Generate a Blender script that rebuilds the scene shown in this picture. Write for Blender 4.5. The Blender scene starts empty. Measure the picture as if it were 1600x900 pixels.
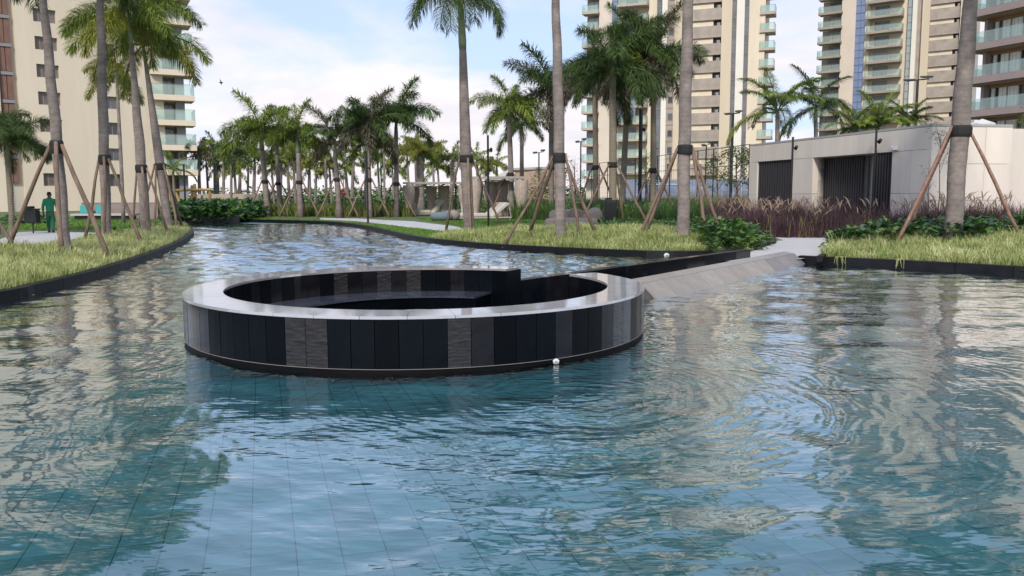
import bpy, bmesh, math, random
import numpy as np
from mathutils import Vector, Matrix
from mathutils.geometry import tessellate_polygon, delaunay_2d_cdt
random.seed(7); rng = np.random.default_rng(7)
R = math.radians; PI = math.pi
scene = bpy.context.scene
COL = scene.collection

# ------------------------------------------------------------ camera
H = 1.75; F = 1300.0; PITCH = R(6.4)
cp, sp = math.cos(PITCH), math.sin(PITCH)
cam = bpy.data.cameras.new('camera'); cam_o = bpy.data.objects.new('camera', cam); COL.objects.link(cam_o)
cam.sensor_width = 36; cam.lens = 36 * F / 1600; cam.clip_end = 9000; cam.clip_start = .05
cam_o.location = (0, 0, H); cam_o.rotation_euler = (R(90) - PITCH, R(0.15), 0)
scene.camera = cam_o
# ------------------------------------------------------------ exposure
vs = scene.view_settings
vs.view_transform = 'Standard'; vs.look = 'None'; vs.exposure = 1.0; vs.gamma = 1; vs.use_curve_mapping = False
# ------------------------------------------------------------ sun and sky
SUN_AZ, SUN_EL = R(190), R(40)          # azimuth from +Y clockwise: high behind the camera
sl = bpy.data.lights.new('sun', 'SUN'); sl.energy = 1.8; sl.angle = R(9); sl.color = (1, .93, .82)
so = bpy.data.objects.new('sun', sl); COL.objects.link(so)
sdir = Vector((math.sin(SUN_AZ) * math.cos(SUN_EL), math.cos(SUN_AZ) * math.cos(SUN_EL), math.sin(SUN_EL)))
so.rotation_euler = (-sdir).to_track_quat('-Z', 'Y').to_euler(); so.location = (20, -20, 40)
W = bpy.data.worlds.new('World'); scene.world = W; W.use_nodes = True
nt = W.node_tree; N = nt.nodes; LK = nt.links; N.clear()
def nd(tree, t, **kw):
    n = tree.nodes.new(t)
    for k, v in kw.items(): setattr(n, k, v)
    return n
def mth(tree, op, a, b=None, c=None):
    n = tree.nodes.new('ShaderNodeMath'); n.operation = op
    for i, v in enumerate((a, b, c)):
        if v is None: continue
        if isinstance(v, (int, float)): n.inputs[i].default_value = v
        else: tree.links.new(v, n.inputs[i])
    return n.outputs[0]
def ramp(tree, fac, stops):
    n = tree.nodes.new('ShaderNodeValToRGB'); cr = n.color_ramp
    while len(cr.elements) < len(stops): cr.elements.new(.5)
    for e, (p, c) in zip(cr.elements, stops):
        e.position = p; e.color = (c[0], c[1], c[2], 1) if not isinstance(c, (int, float)) else (c, c, c, 1)
    tree.links.new(fac, n.inputs[0]); return n.outputs[0]
def mixc(tree, fac, a, b, blend='MIX'):
    n = tree.nodes.new('ShaderNodeMix'); n.data_type = 'RGBA'; n.blend_type = blend
    for s, v in ((n.inputs[0], fac), (n.inputs[6], a), (n.inputs[7], b)):
        if isinstance(v, (int, float)): s.default_value = v
        elif isinstance(v, tuple): s.default_value = (*v[:3], 1)
        else: tree.links.new(v, s)
    return n.outputs[2]
sky = nd(nt, 'ShaderNodeTexSky', sky_type='NISHITA'); sky.sun_disc = False
sky.sun_elevation = SUN_EL; sky.sun_rotation = SUN_AZ; sky.altitude = 10; sky.air_density = 1.0; sky.dust_density = 1.0
tc = nd(nt, 'ShaderNodeTexCoord'); sx = nd(nt, 'ShaderNodeSeparateXYZ'); LK.new(tc.outputs['Generated'], sx.inputs[0])
zc = mth(nt, 'ADD', mth(nt, 'MAXIMUM', sx.outputs[2], 0.0), .16)
cx = nd(nt, 'ShaderNodeCombineXYZ')
LK.new(mth(nt, 'DIVIDE', sx.outputs[0], zc), cx.inputs[0]); LK.new(mth(nt, 'DIVIDE', sx.outputs[1], zc), cx.inputs[1])
cx.inputs[2].default_value = 3.3
ns = nd(nt, 'ShaderNodeTexNoise'); ns.inputs['Scale'].default_value = .85; ns.inputs['Detail'].default_value = 7; ns.inputs['Roughness'].default_value = .55
ns.inputs['Distortion'].default_value = .3
LK.new(cx.outputs[0], ns.inputs['Vector'])
# more cloud low down, open blue higher up
low = mth(nt, 'MULTIPLY', mth(nt, 'SUBTRACT', .20, sx.outputs[2]), 1.25)
low = mth(nt, 'MAXIMUM', low, -.16)
cl = ramp(nt, mth(nt, 'ADD', ns.outputs[0], low), [(.46, 0), (.64, 1)])
ns2 = nd(nt, 'ShaderNodeTexNoise'); ns2.inputs['Scale'].default_value = 2.3; ns2.inputs['Detail'].default_value = 5
LK.new(cx.outputs[0], ns2.inputs['Vector'])
cloudc = ramp(nt, ns2.outputs[0], [(.3, (4.15, 3.95, 4.15)), (.7, (5.0, 4.65, 4.6))])
tint = mixc(nt, 1.0, sky.outputs[0], (1.0, 1.02, 1.06), 'MULTIPLY')
skyb = mixc(nt, .82, tint, (2.75, 3.4, 4.75))
bg = nd(nt, 'ShaderNodeBackground'); bg.inputs[1].default_value = .112
LK.new(mixc(nt, mth(nt, 'MULTIPLY', cl, .92), skyb, cloudc), bg.inputs[0])
wo = nd(nt, 'ShaderNodeOutputWorld'); LK.new(bg.outputs[0], wo.inputs[0])

# ------------------------------------------------------------ pixel <-> place (survey of the photograph)
def ray(x, y):
    a = (x - 800) / F; b = (450 - y) / F
    return a, cp + b * sp, -sp + b * cp
def at(x, y, Y):
    a, b, c = ray(x, y); t = Y / b
    return Vector((a * t, Y, H + c * t))
def gp(x, y, z=0.0):
    a, b, c = ray(x, y); t = (z - H) / c
    return Vector((a * t, b * t, z))
GZ = .13
def seg_dist(px, py, poly):
    p = np.asarray(poly, float); q = np.roll(p, -1, 0); d = q - p
    t = np.clip(((px - p[:, 0]) * d[:, 0] + (py - p[:, 1]) * d[:, 1]) / np.maximum((d ** 2).sum(1), 1e-9), 0, 1)
    return float(np.sqrt((px - p[:, 0] - t * d[:, 0]) ** 2 + (py - p[:, 1] - t * d[:, 1]) ** 2).min())
def inside(px, py, poly):
    c = False; n = len(poly); j = n - 1
    for i in range(n):
        xi, yi = poly[i]; xj, yj = poly[j]
        if (yi > py) != (yj > py) and px < (xj - xi) * (py - yi) / (yj - yi) + xi: c = not c
        j = i
    return c
def g2(x, y, z=0.0): v = gp(x, y, z); return (v.x, v.y)
def smooth_poly(pts, n=4):
    out = []
    for i in range(len(pts) - 1):
        p0 = pts[max(i - 1, 0)]; p1 = pts[i]; p2 = pts[i + 1]; p3 = pts[min(i + 2, len(pts) - 1)]
        for k in range(n):
            t = k / n
            out.append(tuple(.5 * (2 * b + (c - a) * t + (2 * a - 5 * b + 4 * c - d) * t * t + (-a + 3 * b - 3 * c + d) * t ** 3) for a, b, c, d in zip(p0, p1, p2, p3)))
    out.append(pts[-1]); return out
left_bank = smooth_poly([(-10.5, 0), (-8.9, 7), g2(0, 470), g2(53, 458), g2(124, 440), g2(187, 421), g2(245, 400), g2(282, 383), g2(299, 371), g2(303, 364), g2(296, 357), g2(284, 351), g2(275, 348)], 3)
far_bank = smooth_poly([g2(275, 348), g2(374, 347.5)], 3)
mid_bank = smooth_poly([g2(376, 345), g2(450, 347), g2(520, 350), g2(570, 357), g2(620, 369), g2(670, 379), g2(760, 388), g2(850, 394), g2(950, 399), g2(1040, 402.5), g2(1140, 401.5)], 3)
right_bank = [g2(1246, 413), g2(1300, 416), g2(1400, 421), g2(1500, 427), g2(1600, 434), (16, 16.4), (24, 13)]
POND = [(24, -8), (-10.5, -8)] + left_bank + far_bank[1:] + mid_bank + right_bank
PATHR = [g2(1128, 410, GZ), g2(1170, 396, GZ), g2(1213, 381, GZ), g2(1216, 374, GZ), g2(1120, 369, GZ), g2(1120, 364, GZ), g2(1330, 367, GZ), g2(1335, 374, GZ), g2(1320, 377, GZ), g2(1296, 392, GZ), g2(1278, 403, GZ), g2(1246, 407, GZ)]
PATHL = [g2(0, 398, GZ), g2(0, 372, GZ), g2(30, 361, GZ), g2(80, 359.5, GZ), g2(160, 363, GZ), g2(150, 369, GZ), g2(110, 373, GZ), g2(72, 391, GZ)]
PATHC = [g2(500, 340, GZ), g2(560, 341, GZ), g2(600, 343.5, GZ), g2(645, 345.5, GZ), g2(712, 354, GZ), g2(735, 361, GZ), g2(700, 362, GZ), g2(650, 357, GZ), g2(600, 350, GZ), g2(555, 345, GZ), g2(500, 342.5, GZ)]
def gz(x, y):
    m = max(0, 1.2 - ((x - 2.8) / 7) ** 2 - ((y - 29) / 6.5) ** 2) * .30
    m += max(0, 1.2 - ((x - 17) / 7) ** 2 - ((y - 25) / 6) ** 2) * .34
    m += max(0, 1.2 - ((x + 12) / 4.5) ** 2 - ((y - 23) / 9) ** 2) * .18
    if m <= 0: return GZ
    m = min(m, .42)
    d = min(seg_dist(x, y, POND) / 2.2, seg_dist(x, y, PATHR) / 1.6, seg_dist(x, y, PATHL) / 1.5)
    if inside(x, y, PATHR) or inside(x, y, PATHL) or inside(x, y, POND): d = 0
    d = max(0, min(1, d)); d = d * d * (3 - 2 * d)
    return GZ + m * d
def gt(x, y):
    z = GZ
    for _ in range(6):
        v = gp(x, y, z); z = .5 * z + .5 * gz(v.x, v.y)
    v = gp(x, y, z); return Vector((v.x, v.y, gz(v.x, v.y)))

# ------------------------------------------------------------ materials
MATS = {}
def mat(name, col, rough=.7, var=.0, vscale=3.0, bump=0, bscale=20, metal=0, spec=.5, col2=None, rnd=0, transl=0, stretch=None, trans=0, coat=0, alpha=1, stripes=None, ior=1.5):
    if name in MATS: return MATS[name]
    m = bpy.data.materials.new(name); m.use_nodes = True; t = m.node_tree; b = t.nodes['Principled BSDF']
    b.inputs['Roughness'].default_value = rough; b.inputs['Metallic'].default_value = metal
    b.inputs['Specular IOR Level'].default_value = spec; b.inputs['IOR'].default_value = ior
    b.inputs['Coat Weight'].default_value = coat
    tcn = nd(t, 'ShaderNodeTexCoord'); vec = tcn.outputs['Object']
    if stretch:
        mp = nd(t, 'ShaderNodeMapping'); mp.inputs['Scale'].default_value = stretch; t.links.new(vec, mp.inputs[0]); vec = mp.outputs[0]
    c = None
    if var or col2:
        n = nd(t, 'ShaderNodeTexNoise'); n.inputs['Scale'].default_value = vscale; n.inputs['Detail'].default_value = 6; n.inputs['Roughness'].default_value = .6
        t.links.new(vec, n.inputs['Vector'])
        c2 = col2 or tuple(x * (1 - var) for x in col)
        c1 = col if col2 else tuple(min(1, x * (1 + var)) for x in col)
        c = ramp(t, n.outputs[0], [(.32, c2), (.68, c1)])
    if stripes:
        wv = nd(t, 'ShaderNodeTexWave'); wv.bands_direction = stripes[0]; wv.inputs['Scale'].default_value = stripes[1]; wv.inputs['Distortion'].default_value = stripes[3] if len(stripes) > 3 else .6
        wv.inputs['Detail'].default_value = 2; wv.inputs['Detail Scale'].default_value = 3
        t.links.new(tcn.outputs['Object'], wv.inputs['Vector'])
        f = ramp(t, wv.outputs[0], [(.0, 1 - stripes[2]), (.35, 1)])
        c = mixc(t, 1.0, c if c is not None else col, f, 'MULTIPLY')
    if rnd:
        oi = nd(t, 'ShaderNodeObjectInfo')
        f = ramp(t, oi.outputs['Random'], [(0, 1 - rnd), (1, 1 + rnd)])
        c = mixc(t, 1.0, c if c is not None else col, f, 'MULTIPLY')
    if c is None: b.inputs['Base Color'].default_value = (*col, 1)
    else: t.links.new(c, b.inputs['Base Color'])
    if bump:
        n = nd(t, 'ShaderNodeTexNoise'); n.inputs['Scale'].default_value = bscale; n.inputs['Detail'].default_value = 5
        t.links.new(vec, n.inputs['Vector']); bp = nd(t, 'ShaderNodeBump'); bp.inputs['Strength'].default_value = bump; bp.inputs['Distance'].default_value = .02
        t.links.new(n.outputs[0], bp.inputs['Height']); t.links.new(bp.outputs[0], b.inputs['Normal'])
    if transl:
        tr = nd(t, 'ShaderNodeBsdfTranslucent'); mx = nd(t, 'ShaderNodeMixShader'); mx.inputs[0].default_value = transl
        if c is None: tr.inputs[0].default_value = (*col, 1)
        else: t.links.new(c, tr.inputs[0])
        o = t.nodes['Material Output']
        t.links.new(b.outputs[0], mx.inputs[1]); t.links.new(tr.outputs[0], mx.inputs[2]); t.links.new(mx.outputs[0], o.inputs[0])
    if alpha < 1:
        tr = nd(t, 'ShaderNodeBsdfTransparent'); tr.inputs[0].default_value = (.85, .95, .93, 1); mx = nd(t, 'ShaderNodeMixShader'); mx.inputs[0].default_value = alpha
        o = t.nodes['Material Output']
        t.links.new(tr.outputs[0], mx.inputs[1]); t.links.new(b.outputs[0], mx.inputs[2]); t.links.new(mx.outputs[0], o.inputs[0])
    MATS[name] = m; return m

cream = mat('cream_render', (.66, .56, .435), .85, .07, .5, .15, 30, stretch=(1, 1, .12))
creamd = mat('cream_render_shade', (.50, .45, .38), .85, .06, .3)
tan = mat('tan_render', (.58, .485, .365), .85, .07, .5, stretch=(1, 1, .1))
pink = mat('pinkish_render', (.63, .54, .46), .85, .05, .3)
white = mat('white_render', (.72, .67, .6), .8, .04, .3)
conc = mat('brown_concrete', (.34, .285, .245), .85, .16, .8, .2, 12, rnd=.07)
concl = mat('balcony_concrete', (.42, .36, .30), .85, .08, .8)
dglass = mat('dark_window_glass', (.04, .045, .05), .08, spec=.8)
def random_panes(m, stops):   # each window has its own blind or curtain behind the glass
    t_ = m.node_tree; oi = nd(t_, 'ShaderNodeObjectInfo'); c_ = ramp(t_, oi.outputs['Random'], stops); c_.node.color_ramp.interpolation = 'CONSTANT'; t_.links.new(c_, t_.nodes['Principled BSDF'].inputs['Base Color'])
random_panes(dglass, [(0, (.03, .034, .04)), (.45, (.09, .095, .10)), (.7, (.30, .29, .26)), (.85, (.05, .055, .06))])
bglass = mat('blue_grey_glass', (.13, .17, .23), .12, spec=.8)
random_panes(bglass, [(0, (.16, .20, .25)), (.4, (.32, .36, .36)), (.7, (.08, .10, .12)), (.85, (.42, .44, .41))])
bluet = mat('blue_tile', (.20, .25, .39), .35, .12, 1.2)
greyst = mat('grey_glass_strip', (.16, .16, .18), .25, .3, .5)
wframe = mat('grey_frame', (.22, .21, .2), .5)
gglass = mat('green_glass_rail', (.62, .72, .67), .12, spec=.6, alpha=.26)
gglassb = mat('pale_glass_rail', (.55, .60, .58), .1, spec=.7, alpha=.26)
brownp = mat('brown_louvre', (.20, .105, .075), .6, .12, 2)
greyp = mat('grey_panel', (.26, .25, .26), .6, .08, 1)
curtain = mat('curtain_white', (.80, .82, .74), .9, .1, 3, stripes=('X', 2.2, .25))
woodsof = mat('wood_soffit', (.33, .19, .10), .6, .2, 3)
taupe = mat('taupe_band', (.30, .235, .205), .8, .06, .5)
black = mat('black_metal', (.012, .012, .013), .45)
blackg = mat('black_granite', (.0022, .0036, .0055), .3, .5, 2.5, rnd=.35, spec=.09)
blackp = mat('polished_granite', (.016, .014, .014), .05, .5, 3, rnd=.1, spec=.55, bump=.35, bscale=3.2, stretch=(2.0, 2.0, 11))
blackm = mat('satin_granite', (.0075, .0075, .0095), .16, .4, 4, rnd=.2, spec=.26)
coping = mat('polished_coping', (.36, .34, .35), .06, .1, 4, rnd=.06, spec=1.0, ior=2.3)
kerbm = mat('kerb_granite', (.007, .007, .009), .5, .5, 3, rnd=.3, spec=.2)
stoneb = mat('beige_slab', (.27, .24, .215), .32, .12, 4, rnd=.08, spec=.6)
stonep = mat('purple_slab', (.185, .17, .185), .28, .12, 3, rnd=.1)
pathm = mat('pale_paving', (.46, .44, .43), .8, .06, 1.5, .1, 60)
trunkm = mat('palm_trunk_bark', (.27, .225, .20), .9, .25, 2.6, .5, 18, stripes=('Z', 2.1, .16, 6), rnd=.1, col2=(.135, .11, .10))
trunkg = mat('young_palm_trunk', (.25, .21, .165), .9, .25, 2.6, .5, 18, stripes=('Z', 3.4, .35, 2.5), rnd=.15, col2=(.19, .16, .10))
shaftm = mat('green_crownshaft', (.17, .20, .11), .5, .15, 2)
stakem = mat('timber_stake', (.17, .115, .085), .9, .35, 7, .5, 25, rnd=.25, stretch=(1, 1, .3))
staker = mat('red_timber_stake', (.25, .145, .11), .85, .25, 7, .5, 25, rnd=.1)
strapm = mat('black_strap', (.012, .011, .012), .8)
fr_dark = mat('frond_dark', (.074, .118, .034), .6, .3, 1.5, spec=.2, rnd=.3, transl=.25)
fr_mid = mat('frond_mid', (.18, .235, .04), .55, .3, 1.5, spec=.25, rnd=.3, transl=.3)
fr_yel = mat('frond_yellow', (.24, .25, .035), .5, .3, 1.5, rnd=.2, transl=.35)
fr_dry = mat('frond_dry', (.12, .105, .065), .8, .3, 2, rnd=.2, transl=.2)
g_yel = mat('variegated_blade', (.80, .79, .40), .6, .25, 1.3, transl=.45, col2=(.40, .43, .14))
g_green = mat('green_blade', (.15, .25, .04), .6, .3, 1.2, transl=.3)
g_lawn = mat('lawn_blade', (.12, .24, .03), .6, .3, 1.5, transl=.3)
g_dark = mat('dark_blade', (.035, .075, .025), .5, .3, 1.5, transl=.2)
g_purp = mat('purple_blade', (.10, .048, .062), .7, .4, 1.6, transl=.2, col2=(.045, .024, .032))
g_plume = mat('plume', (.36, .26, .20), .9, .2, 2, transl=.3)
g_straw = mat('straw_blade', (.30, .24, .10), .8, .3, 1.5, transl=.3)
leaf_d = mat('leaf_dark', (.03, .075, .025), .4, .35, 3, transl=.2)
leaf_m = mat('leaf_mid', (.09, .18, .035), .45, .35, 3, transl=.25)
leaf_y = mat('leaf_light', (.14, .20, .04), .5, .3, 3, transl=.3)
leaf_o = mat('leaf_olive', (.15, .15, .05), .6, .3, 3, transl=.3)
flowerm = mat('white_petal', (.8, .8, .75), .6)
soilm = mat('soil', (.10, .075, .05), .95, .3, 3)
pav_m = mat('pavilion_stone', (.66, .585, .515), .8, .07, 1.3, .1, 40, rnd=.05, stretch=(1, 1, .18))
louv = mat('dark_louvre', (.035, .033, .038), .5)
fabric = mat('grey_cushion_fabric', (.50, .46, .41), .9, .06, 6)
taupef = mat('taupe_fabric', (.25, .20, .175), .9, .1, 5)
bluef = mat('blue_grey_fabric', (.12, .155, .17), .9, .1, 5)
curtb = mat('brown_curtain', (.42, .34, .29), .95, .15, 5, stripes=('X', 3, .35))
beamw = mat('pale_beam', (.42, .39, .35), .8, .1, 3)
tealm = mat('teal_cushion', (.03, .24, .22), .8)
whitep = mat('white_plastic', (.6, .6, .59), .4)
redm = mat('red_sign', (.65, .04, .03), .5)
yelw = mat('yellow_timber', (.36, .24, .09), .8, .2, 4)
brickm = mat('tan_wall', (.44, .32, .24), .9, .15, 2)
skinm = mat('dark_skin', (.10, .055, .035), .6)
greenc = mat('green_workwear', (.018, .22, .10), .85, .15, 9)
greent = mat('green_trousers', (.012, .13, .065), .85, .15, 9)

# ------------------------------------------------------------ mesh helpers
def root_off(o):
    v = Vector((0, 0, 0))
    while o is not None: v += o.location; o = o.parent
    return v
def link(name, me, parent=None, loc=None):
    o = bpy.data.objects.new(name, me); COL.objects.link(o); o.parent = parent
    if loc is not None: o.location = loc
    return o
def thing(name, label, cat, loc, group=None, kind=None):
    o = bpy.data.objects.new(name, None); COL.objects.link(o); o.location = loc; o.empty_display_size = .2
    tag(o, label, cat, group, kind); return o
def tag(o, label=None, cat=None, group=None, kind=None):
    if label: o['label'] = label
    if cat: o['category'] = cat
    if group: o['group'] = group
    if kind: o['kind'] = kind
    return o
class MB:
    def __init__(s): s.v = []; s.f = []; s.m = []; s.smooth = False
    def add(s, vs, fs, mi=0):
        b = len(s.v); s.v += [tuple(v) for v in vs]; s.f += [tuple(i + b for i in f) for f in fs]; s.m += [mi] * len(fs); return s
    def hexa(s, p, mi=0):   # 8 points: bottom 4 (ccw), top 4
        return s.add(p, [(3, 2, 1, 0), (4, 5, 6, 7), (0, 1, 5, 4), (1, 2, 6, 5), (2, 3, 7, 6), (3, 0, 4, 7)], mi)
    def box(s, x0, x1, y0, y1, z0, z1, mi=0):
        return s.hexa([(x0, y0, z0), (x1, y0, z0), (x1, y1, z0), (x0, y1, z0), (x0, y0, z1), (x1, y0, z1), (x1, y1, z1), (x0, y1, z1)], mi)
    def prism(s, poly, z0, z1, mi=0):
        n = len(poly); vs = [(x, y, z0) for x, y in poly] + [(x, y, z1) for x, y in poly]
        return s.add(vs, [tuple(range(n - 1, -1, -1)), tuple(range(n, 2 * n))] + [(i, (i + 1) % n, n + (i + 1) % n, n + i) for i in range(n)], mi)
    def tube(s, pts, rad, n=8, mi=0, cap=True):
        pts = [Vector(p) for p in pts]; rings = []
        if isinstance(rad, (int, float)): rad = [rad] * len(pts)
        ref = Vector((1, 0, 0))
        for i, p in enumerate(pts):
            t = (pts[min(i + 1, len(pts) - 1)] - pts[max(i - 1, 0)]).normalized()
            if abs(t.dot(ref)) > .95: ref = Vector((0, 1, 0))
            a = (ref - t * ref.dot(t)).normalized(); b = t.cross(a); ref = a
            rings.append([p + (a * math.cos(2 * PI * k / n) + b * math.sin(2 * PI * k / n)) * rad[i] for k in range(n)])
        vs = [v for r in rings for v in r]; fs = []
        for i in range(len(pts) - 1):
            for k in range(n):
                fs.append((i * n + k, i * n + (k + 1) % n, (i + 1) * n + (k + 1) % n, (i + 1) * n + k))
        if cap: fs += [tuple(range(n - 1, -1, -1)), tuple(range((len(pts) - 1) * n, len(pts) * n))]
        return s.add(vs, fs, mi)
    def mesh(s, name, mats, off=(0, 0, 0), smooth=False):
        me = bpy.data.meshes.new(name); off = Vector(off)
        me.from_pydata([Vector(v) - off for v in s.v], [], s.f)
        for m in (mats if isinstance(mats, (list, tuple)) else [mats]): me.materials.append(m)
        me.polygons.foreach_set('material_index', s.m)
        if smooth or s.smooth: me.polygons.foreach_set('use_smooth', [True] * len(me.polygons))
        me.update(); return me
    def build(s, name, mats, parent=None, smooth=False, loc=None):
        # vertices are in world space; the object sits in its parent's space, with its own origin at loc
        off = root_off(parent)
        l = Vector(loc) if loc is not None else off
        o = link(name, s.mesh(name, mats, l, smooth), parent, l - off)
        return o
def bevel(o, w=.01, seg=1):
    m = o.modifiers.new('bevel', 'BEVEL'); m.width = w; m.segments = seg; m.limit_method = 'ANGLE'; return o
def fast_mesh(name, V, tris=None, quads=None, mats=(), midx=None):
    me = bpy.data.meshes.new(name); V = np.asarray(V, np.float32)
    nt_ = 0 if tris is None else len(tris); nq = 0 if quads is None else len(quads)
    me.vertices.add(len(V)); me.vertices.foreach_set('co', V.ravel())
    li = []; 
    if nt_: li.append(np.asarray(tris, np.int32).ravel())
    if nq: li.append(np.asarray(quads, np.int32).ravel())
    li = np.concatenate(li); me.loops.add(len(li)); me.loops.foreach_set('vertex_index', li)
    me.polygons.add(nt_ + nq)
    st = np.concatenate([np.arange(nt_) * 3, nt_ * 3 + np.arange(nq) * 4]).astype(np.int32)
    me.polygons.foreach_set('loop_start', st)
    me.polygons.foreach_set('loop_total', np.concatenate([np.full(nt_, 3), np.full(nq, 4)]).astype(np.int32))
    for m in mats: me.materials.append(m)
    if midx is not None: me.polygons.foreach_set('material_index', np.asarray(midx, np.int32))
    me.update(calc_edges=True); me.validate(); return me
def dup(o, parent, loc_delta, **kw):
    c = o.copy(); COL.objects.link(c); c.parent = parent
    c.location = o.location + Vector(loc_delta)
    for ch in list(o.children):
        d = ch.copy(); COL.objects.link(d); d.parent = c
    return c

# ------------------------------------------------------------ ground, water, pond floor
pts = [Vector(p) for p in POND]; edges = [(i, (i + 1) % len(pts)) for i in range(len(pts))]
for gx in np.arange(-28, 30, .9):
    for gy in np.arange(9, 50, .9):
        x = gx + random.uniform(-.15, .15); y = gy + random.uniform(-.15, .15)
        if not inside(x, y, POND) and seg_dist(x, y, POND) > .35: pts.append(Vector((x, y)))
for rr in (-5000, -600, -120, 120, 600, 5000):
    for r2 in (-5000, -600, -120, 120, 600, 5000): pts.append(Vector((rr, r2)))
res = delaunay_2d_cdt(pts, edges, [], 0, 1e-4)
gv = [(v.x, v.y, gz(v.x, v.y)) for v in res[0]]
gf = []
for f in res[2]:
    c = sum((res[0][i] for i in f), Vector((0, 0))) / 3
    if not inside(c.x, c.y, POND): gf.append(f if (res[0][f[1]] - res[0][f[0]]).cross(res[0][f[2]] - res[0][f[0]]) > 0 else f[::-1])
me = bpy.data.meshes.new('ground'); me.from_pydata(gv, [], gf)
gm = mat('lawn_ground', (.10, .16, .035), .95, .3, 2.2, .5, 30, col2=(.075, .075, .04)); me.materials.append(gm)
tag(link('ground', me), 'flat green lawn and planting ground round the pond', None, None, 'structure')
def sheet(name, poly, z, m, zf=None):
    tris = tessellate_polygon([[Vector((x, y, 0)) for x, y in poly]])
    vs = [(x, y, z if zf is None else zf(x, y)) for x, y in poly]
    o = MB(); o.add(vs, [t if ((Vector(vs[t[1]]) - Vector(vs[t[0]])).cross(Vector(vs[t[2]]) - Vector(vs[t[0]]))).z > 0 else t[::-1] for t in tris])
    return o.build(name, m)
tag(sheet('path', PATHR, GZ + .012, pathm), 'pale paved path leading to the ramp', None, None, 'structure')
tag(sheet('path', PATHL, GZ + .012, pathm), 'pale paved path on the left behind the palms', None, None, 'structure')
tag(sheet('path', PATHC, GZ + .012, pathm), 'pale curving path by the sun loungers', None, None, 'structure')

# the round sunken seat: centre, radii, gap
CX, CY = -1.22, 10.95; RO = 2.93; TH = .46; RI = RO - TH; ZT = .575
A_GAP0, A_GAP1 = R(33), R(63)
RL0 = Vector((-.05, 13.55)); RL1 = Vector((6.0, 21.25))          # ramp, left wall
RR0 = Vector((1.25, 12.9)); RR1 = Vector((7.0, 21.0))          # ramp, right wall (inner top)
island = []
na = 90; a0 = A_GAP1; a1 = A_GAP0 + 2 * PI
for i in range(na + 1):
    a = a0 + (a1 - a0) * i / na
    island.append((CX + (RO - .05) * math.cos(a), CY + (RO - .05) * math.sin(a)))
island += [(RR0.x + .28, RR0.y - .1), (RR1.x + .12, RR1.y - .05), (RL1.x - .05, RL1.y + .6), (RL0.x - .02, RL0.y + .05)]
wp = [Vector((x, y)) for x, y in POND]; n0 = len(wp)
we = [(i, (i + 1) % n0) for i in range(n0)]
# water: a real wave surface, finer where it is near, with the island cut out
def vinside(px, py, pol):
    c = np.zeros(px.shape, bool); j = len(pol) - 1
    for i in range(len(pol)):
        xi, yi = pol[i]; xj, yj = pol[j]
        if yi != yj: c ^= ((yi > py) != (yj > py)) & (px < (xj - xi) * (py - yi) / (yj - yi) + xi)
        j = i
    return c
rat = .0054; rows = int(math.log(52 / 1.2) / rat); YS = 1.2 * np.exp(rat * np.arange(rows + 1)); XS = np.arange(-1.05, 1.06, rat)
GX, GY = XS[None, :] * YS[:, None], np.repeat(YS[:, None], len(XS), 1); cell = rat * GY
wr = np.random.default_rng(3); HZ = np.zeros_like(GX)
def sst(a, b, x): t_ = np.clip((x - a) / (b - a), 0, 1); return t_ * t_ * (3 - 2 * t_)
rough_far = sst(10.5, 21, GY - .1 * np.abs(GX)); 
blot = .5 + .5 * np.sin(GX * .55 + 1.3 * np.sin(GY * .33)) * np.sin(GY * .47 + GX * .2 + 1)
live = np.exp(-((GX - .1) / 2.7) ** 2 - ((GY - 5.4) / 3.2) ** 2)
for k in range(56):
    lam = .32 * (2.4 / .32) ** wr.random(); th = wr.normal(PI / 2, .9); kx, ky = 2 * PI / lam * math.cos(th), 2 * PI / lam * math.sin(th)
    ph = wr.uniform(0, 2 * PI); wob = wr.uniform(.3, .8)
    near_s = .0042 if lam > 1.1 else .0052
    far_s = .027 if lam < .62 else (.015 if lam < 1.0 else (.006 if lam < 1.7 else .003))
    slope = near_s * (1 if lam > 1.1 else (.40 + 1.25 * live + .3 * blot)) * (1 - rough_far) + far_s * rough_far
    slope = slope * (1 + 1.0 * sst(16, 27, GY))
    fade = sst(2.6, 5.5, lam / cell)
    HZ += slope * lam / (2 * PI) * 1.41 * fade * np.sin(kx * GX + ky * GY + ph + wob * np.sin(GX * .7 + k) + wob * np.sin(GY * .6 + 2 * k))
V = np.stack([GX, GY, HZ], -1).reshape(-1, 3); nc = len(XS); ii = np.arange(rows)[:, None] * nc + np.arange(nc - 1)[None, :]
cxq = (GX[:-1, :-1] + GX[1:, 1:]) / 2; cyq = (GY[:-1, :-1] + GY[1:, 1:]) / 2
keep = vinside(cxq, cyq, [(-60, -9)] + [tuple(p_) for p_ in [(-60, 60), (60, 60), (60, -9)]]) & ~vinside(cxq, cyq, island)
grown = [(x, y) for x, y in POND]
dmask = vinside(cxq, cyq, grown)
for sx_, sy_ in ((.25, 0), (-.25, 0), (0, .25), (0, -.25), (.5, .3), (-.15, .4)): dmask |= vinside(cxq + sx_, cyq + sy_, grown)
keep &= dmask; q0 = ii[keep]
quads_ = np.stack([q0, q0 + 1, q0 + nc + 1, q0 + nc], 1)
nb_ = len(V); V = np.concatenate([V, np.array([(-10.4, -7.9, -.004), (23.5, -7.9, -.004), (23.5, 1.22, -.004), (-10.4, 1.22, -.004), (1.27, 1.21, -.002), (23.5, 1.21, -.002), (23.5, 16.5, -.002), (17.3, 16.5, -.002), (-1.27, 1.21, -.002), (-11.2, 10.7, -.002), (-11.3, 8, -.002), (-11.3, 1.21, -.002)])])
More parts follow.
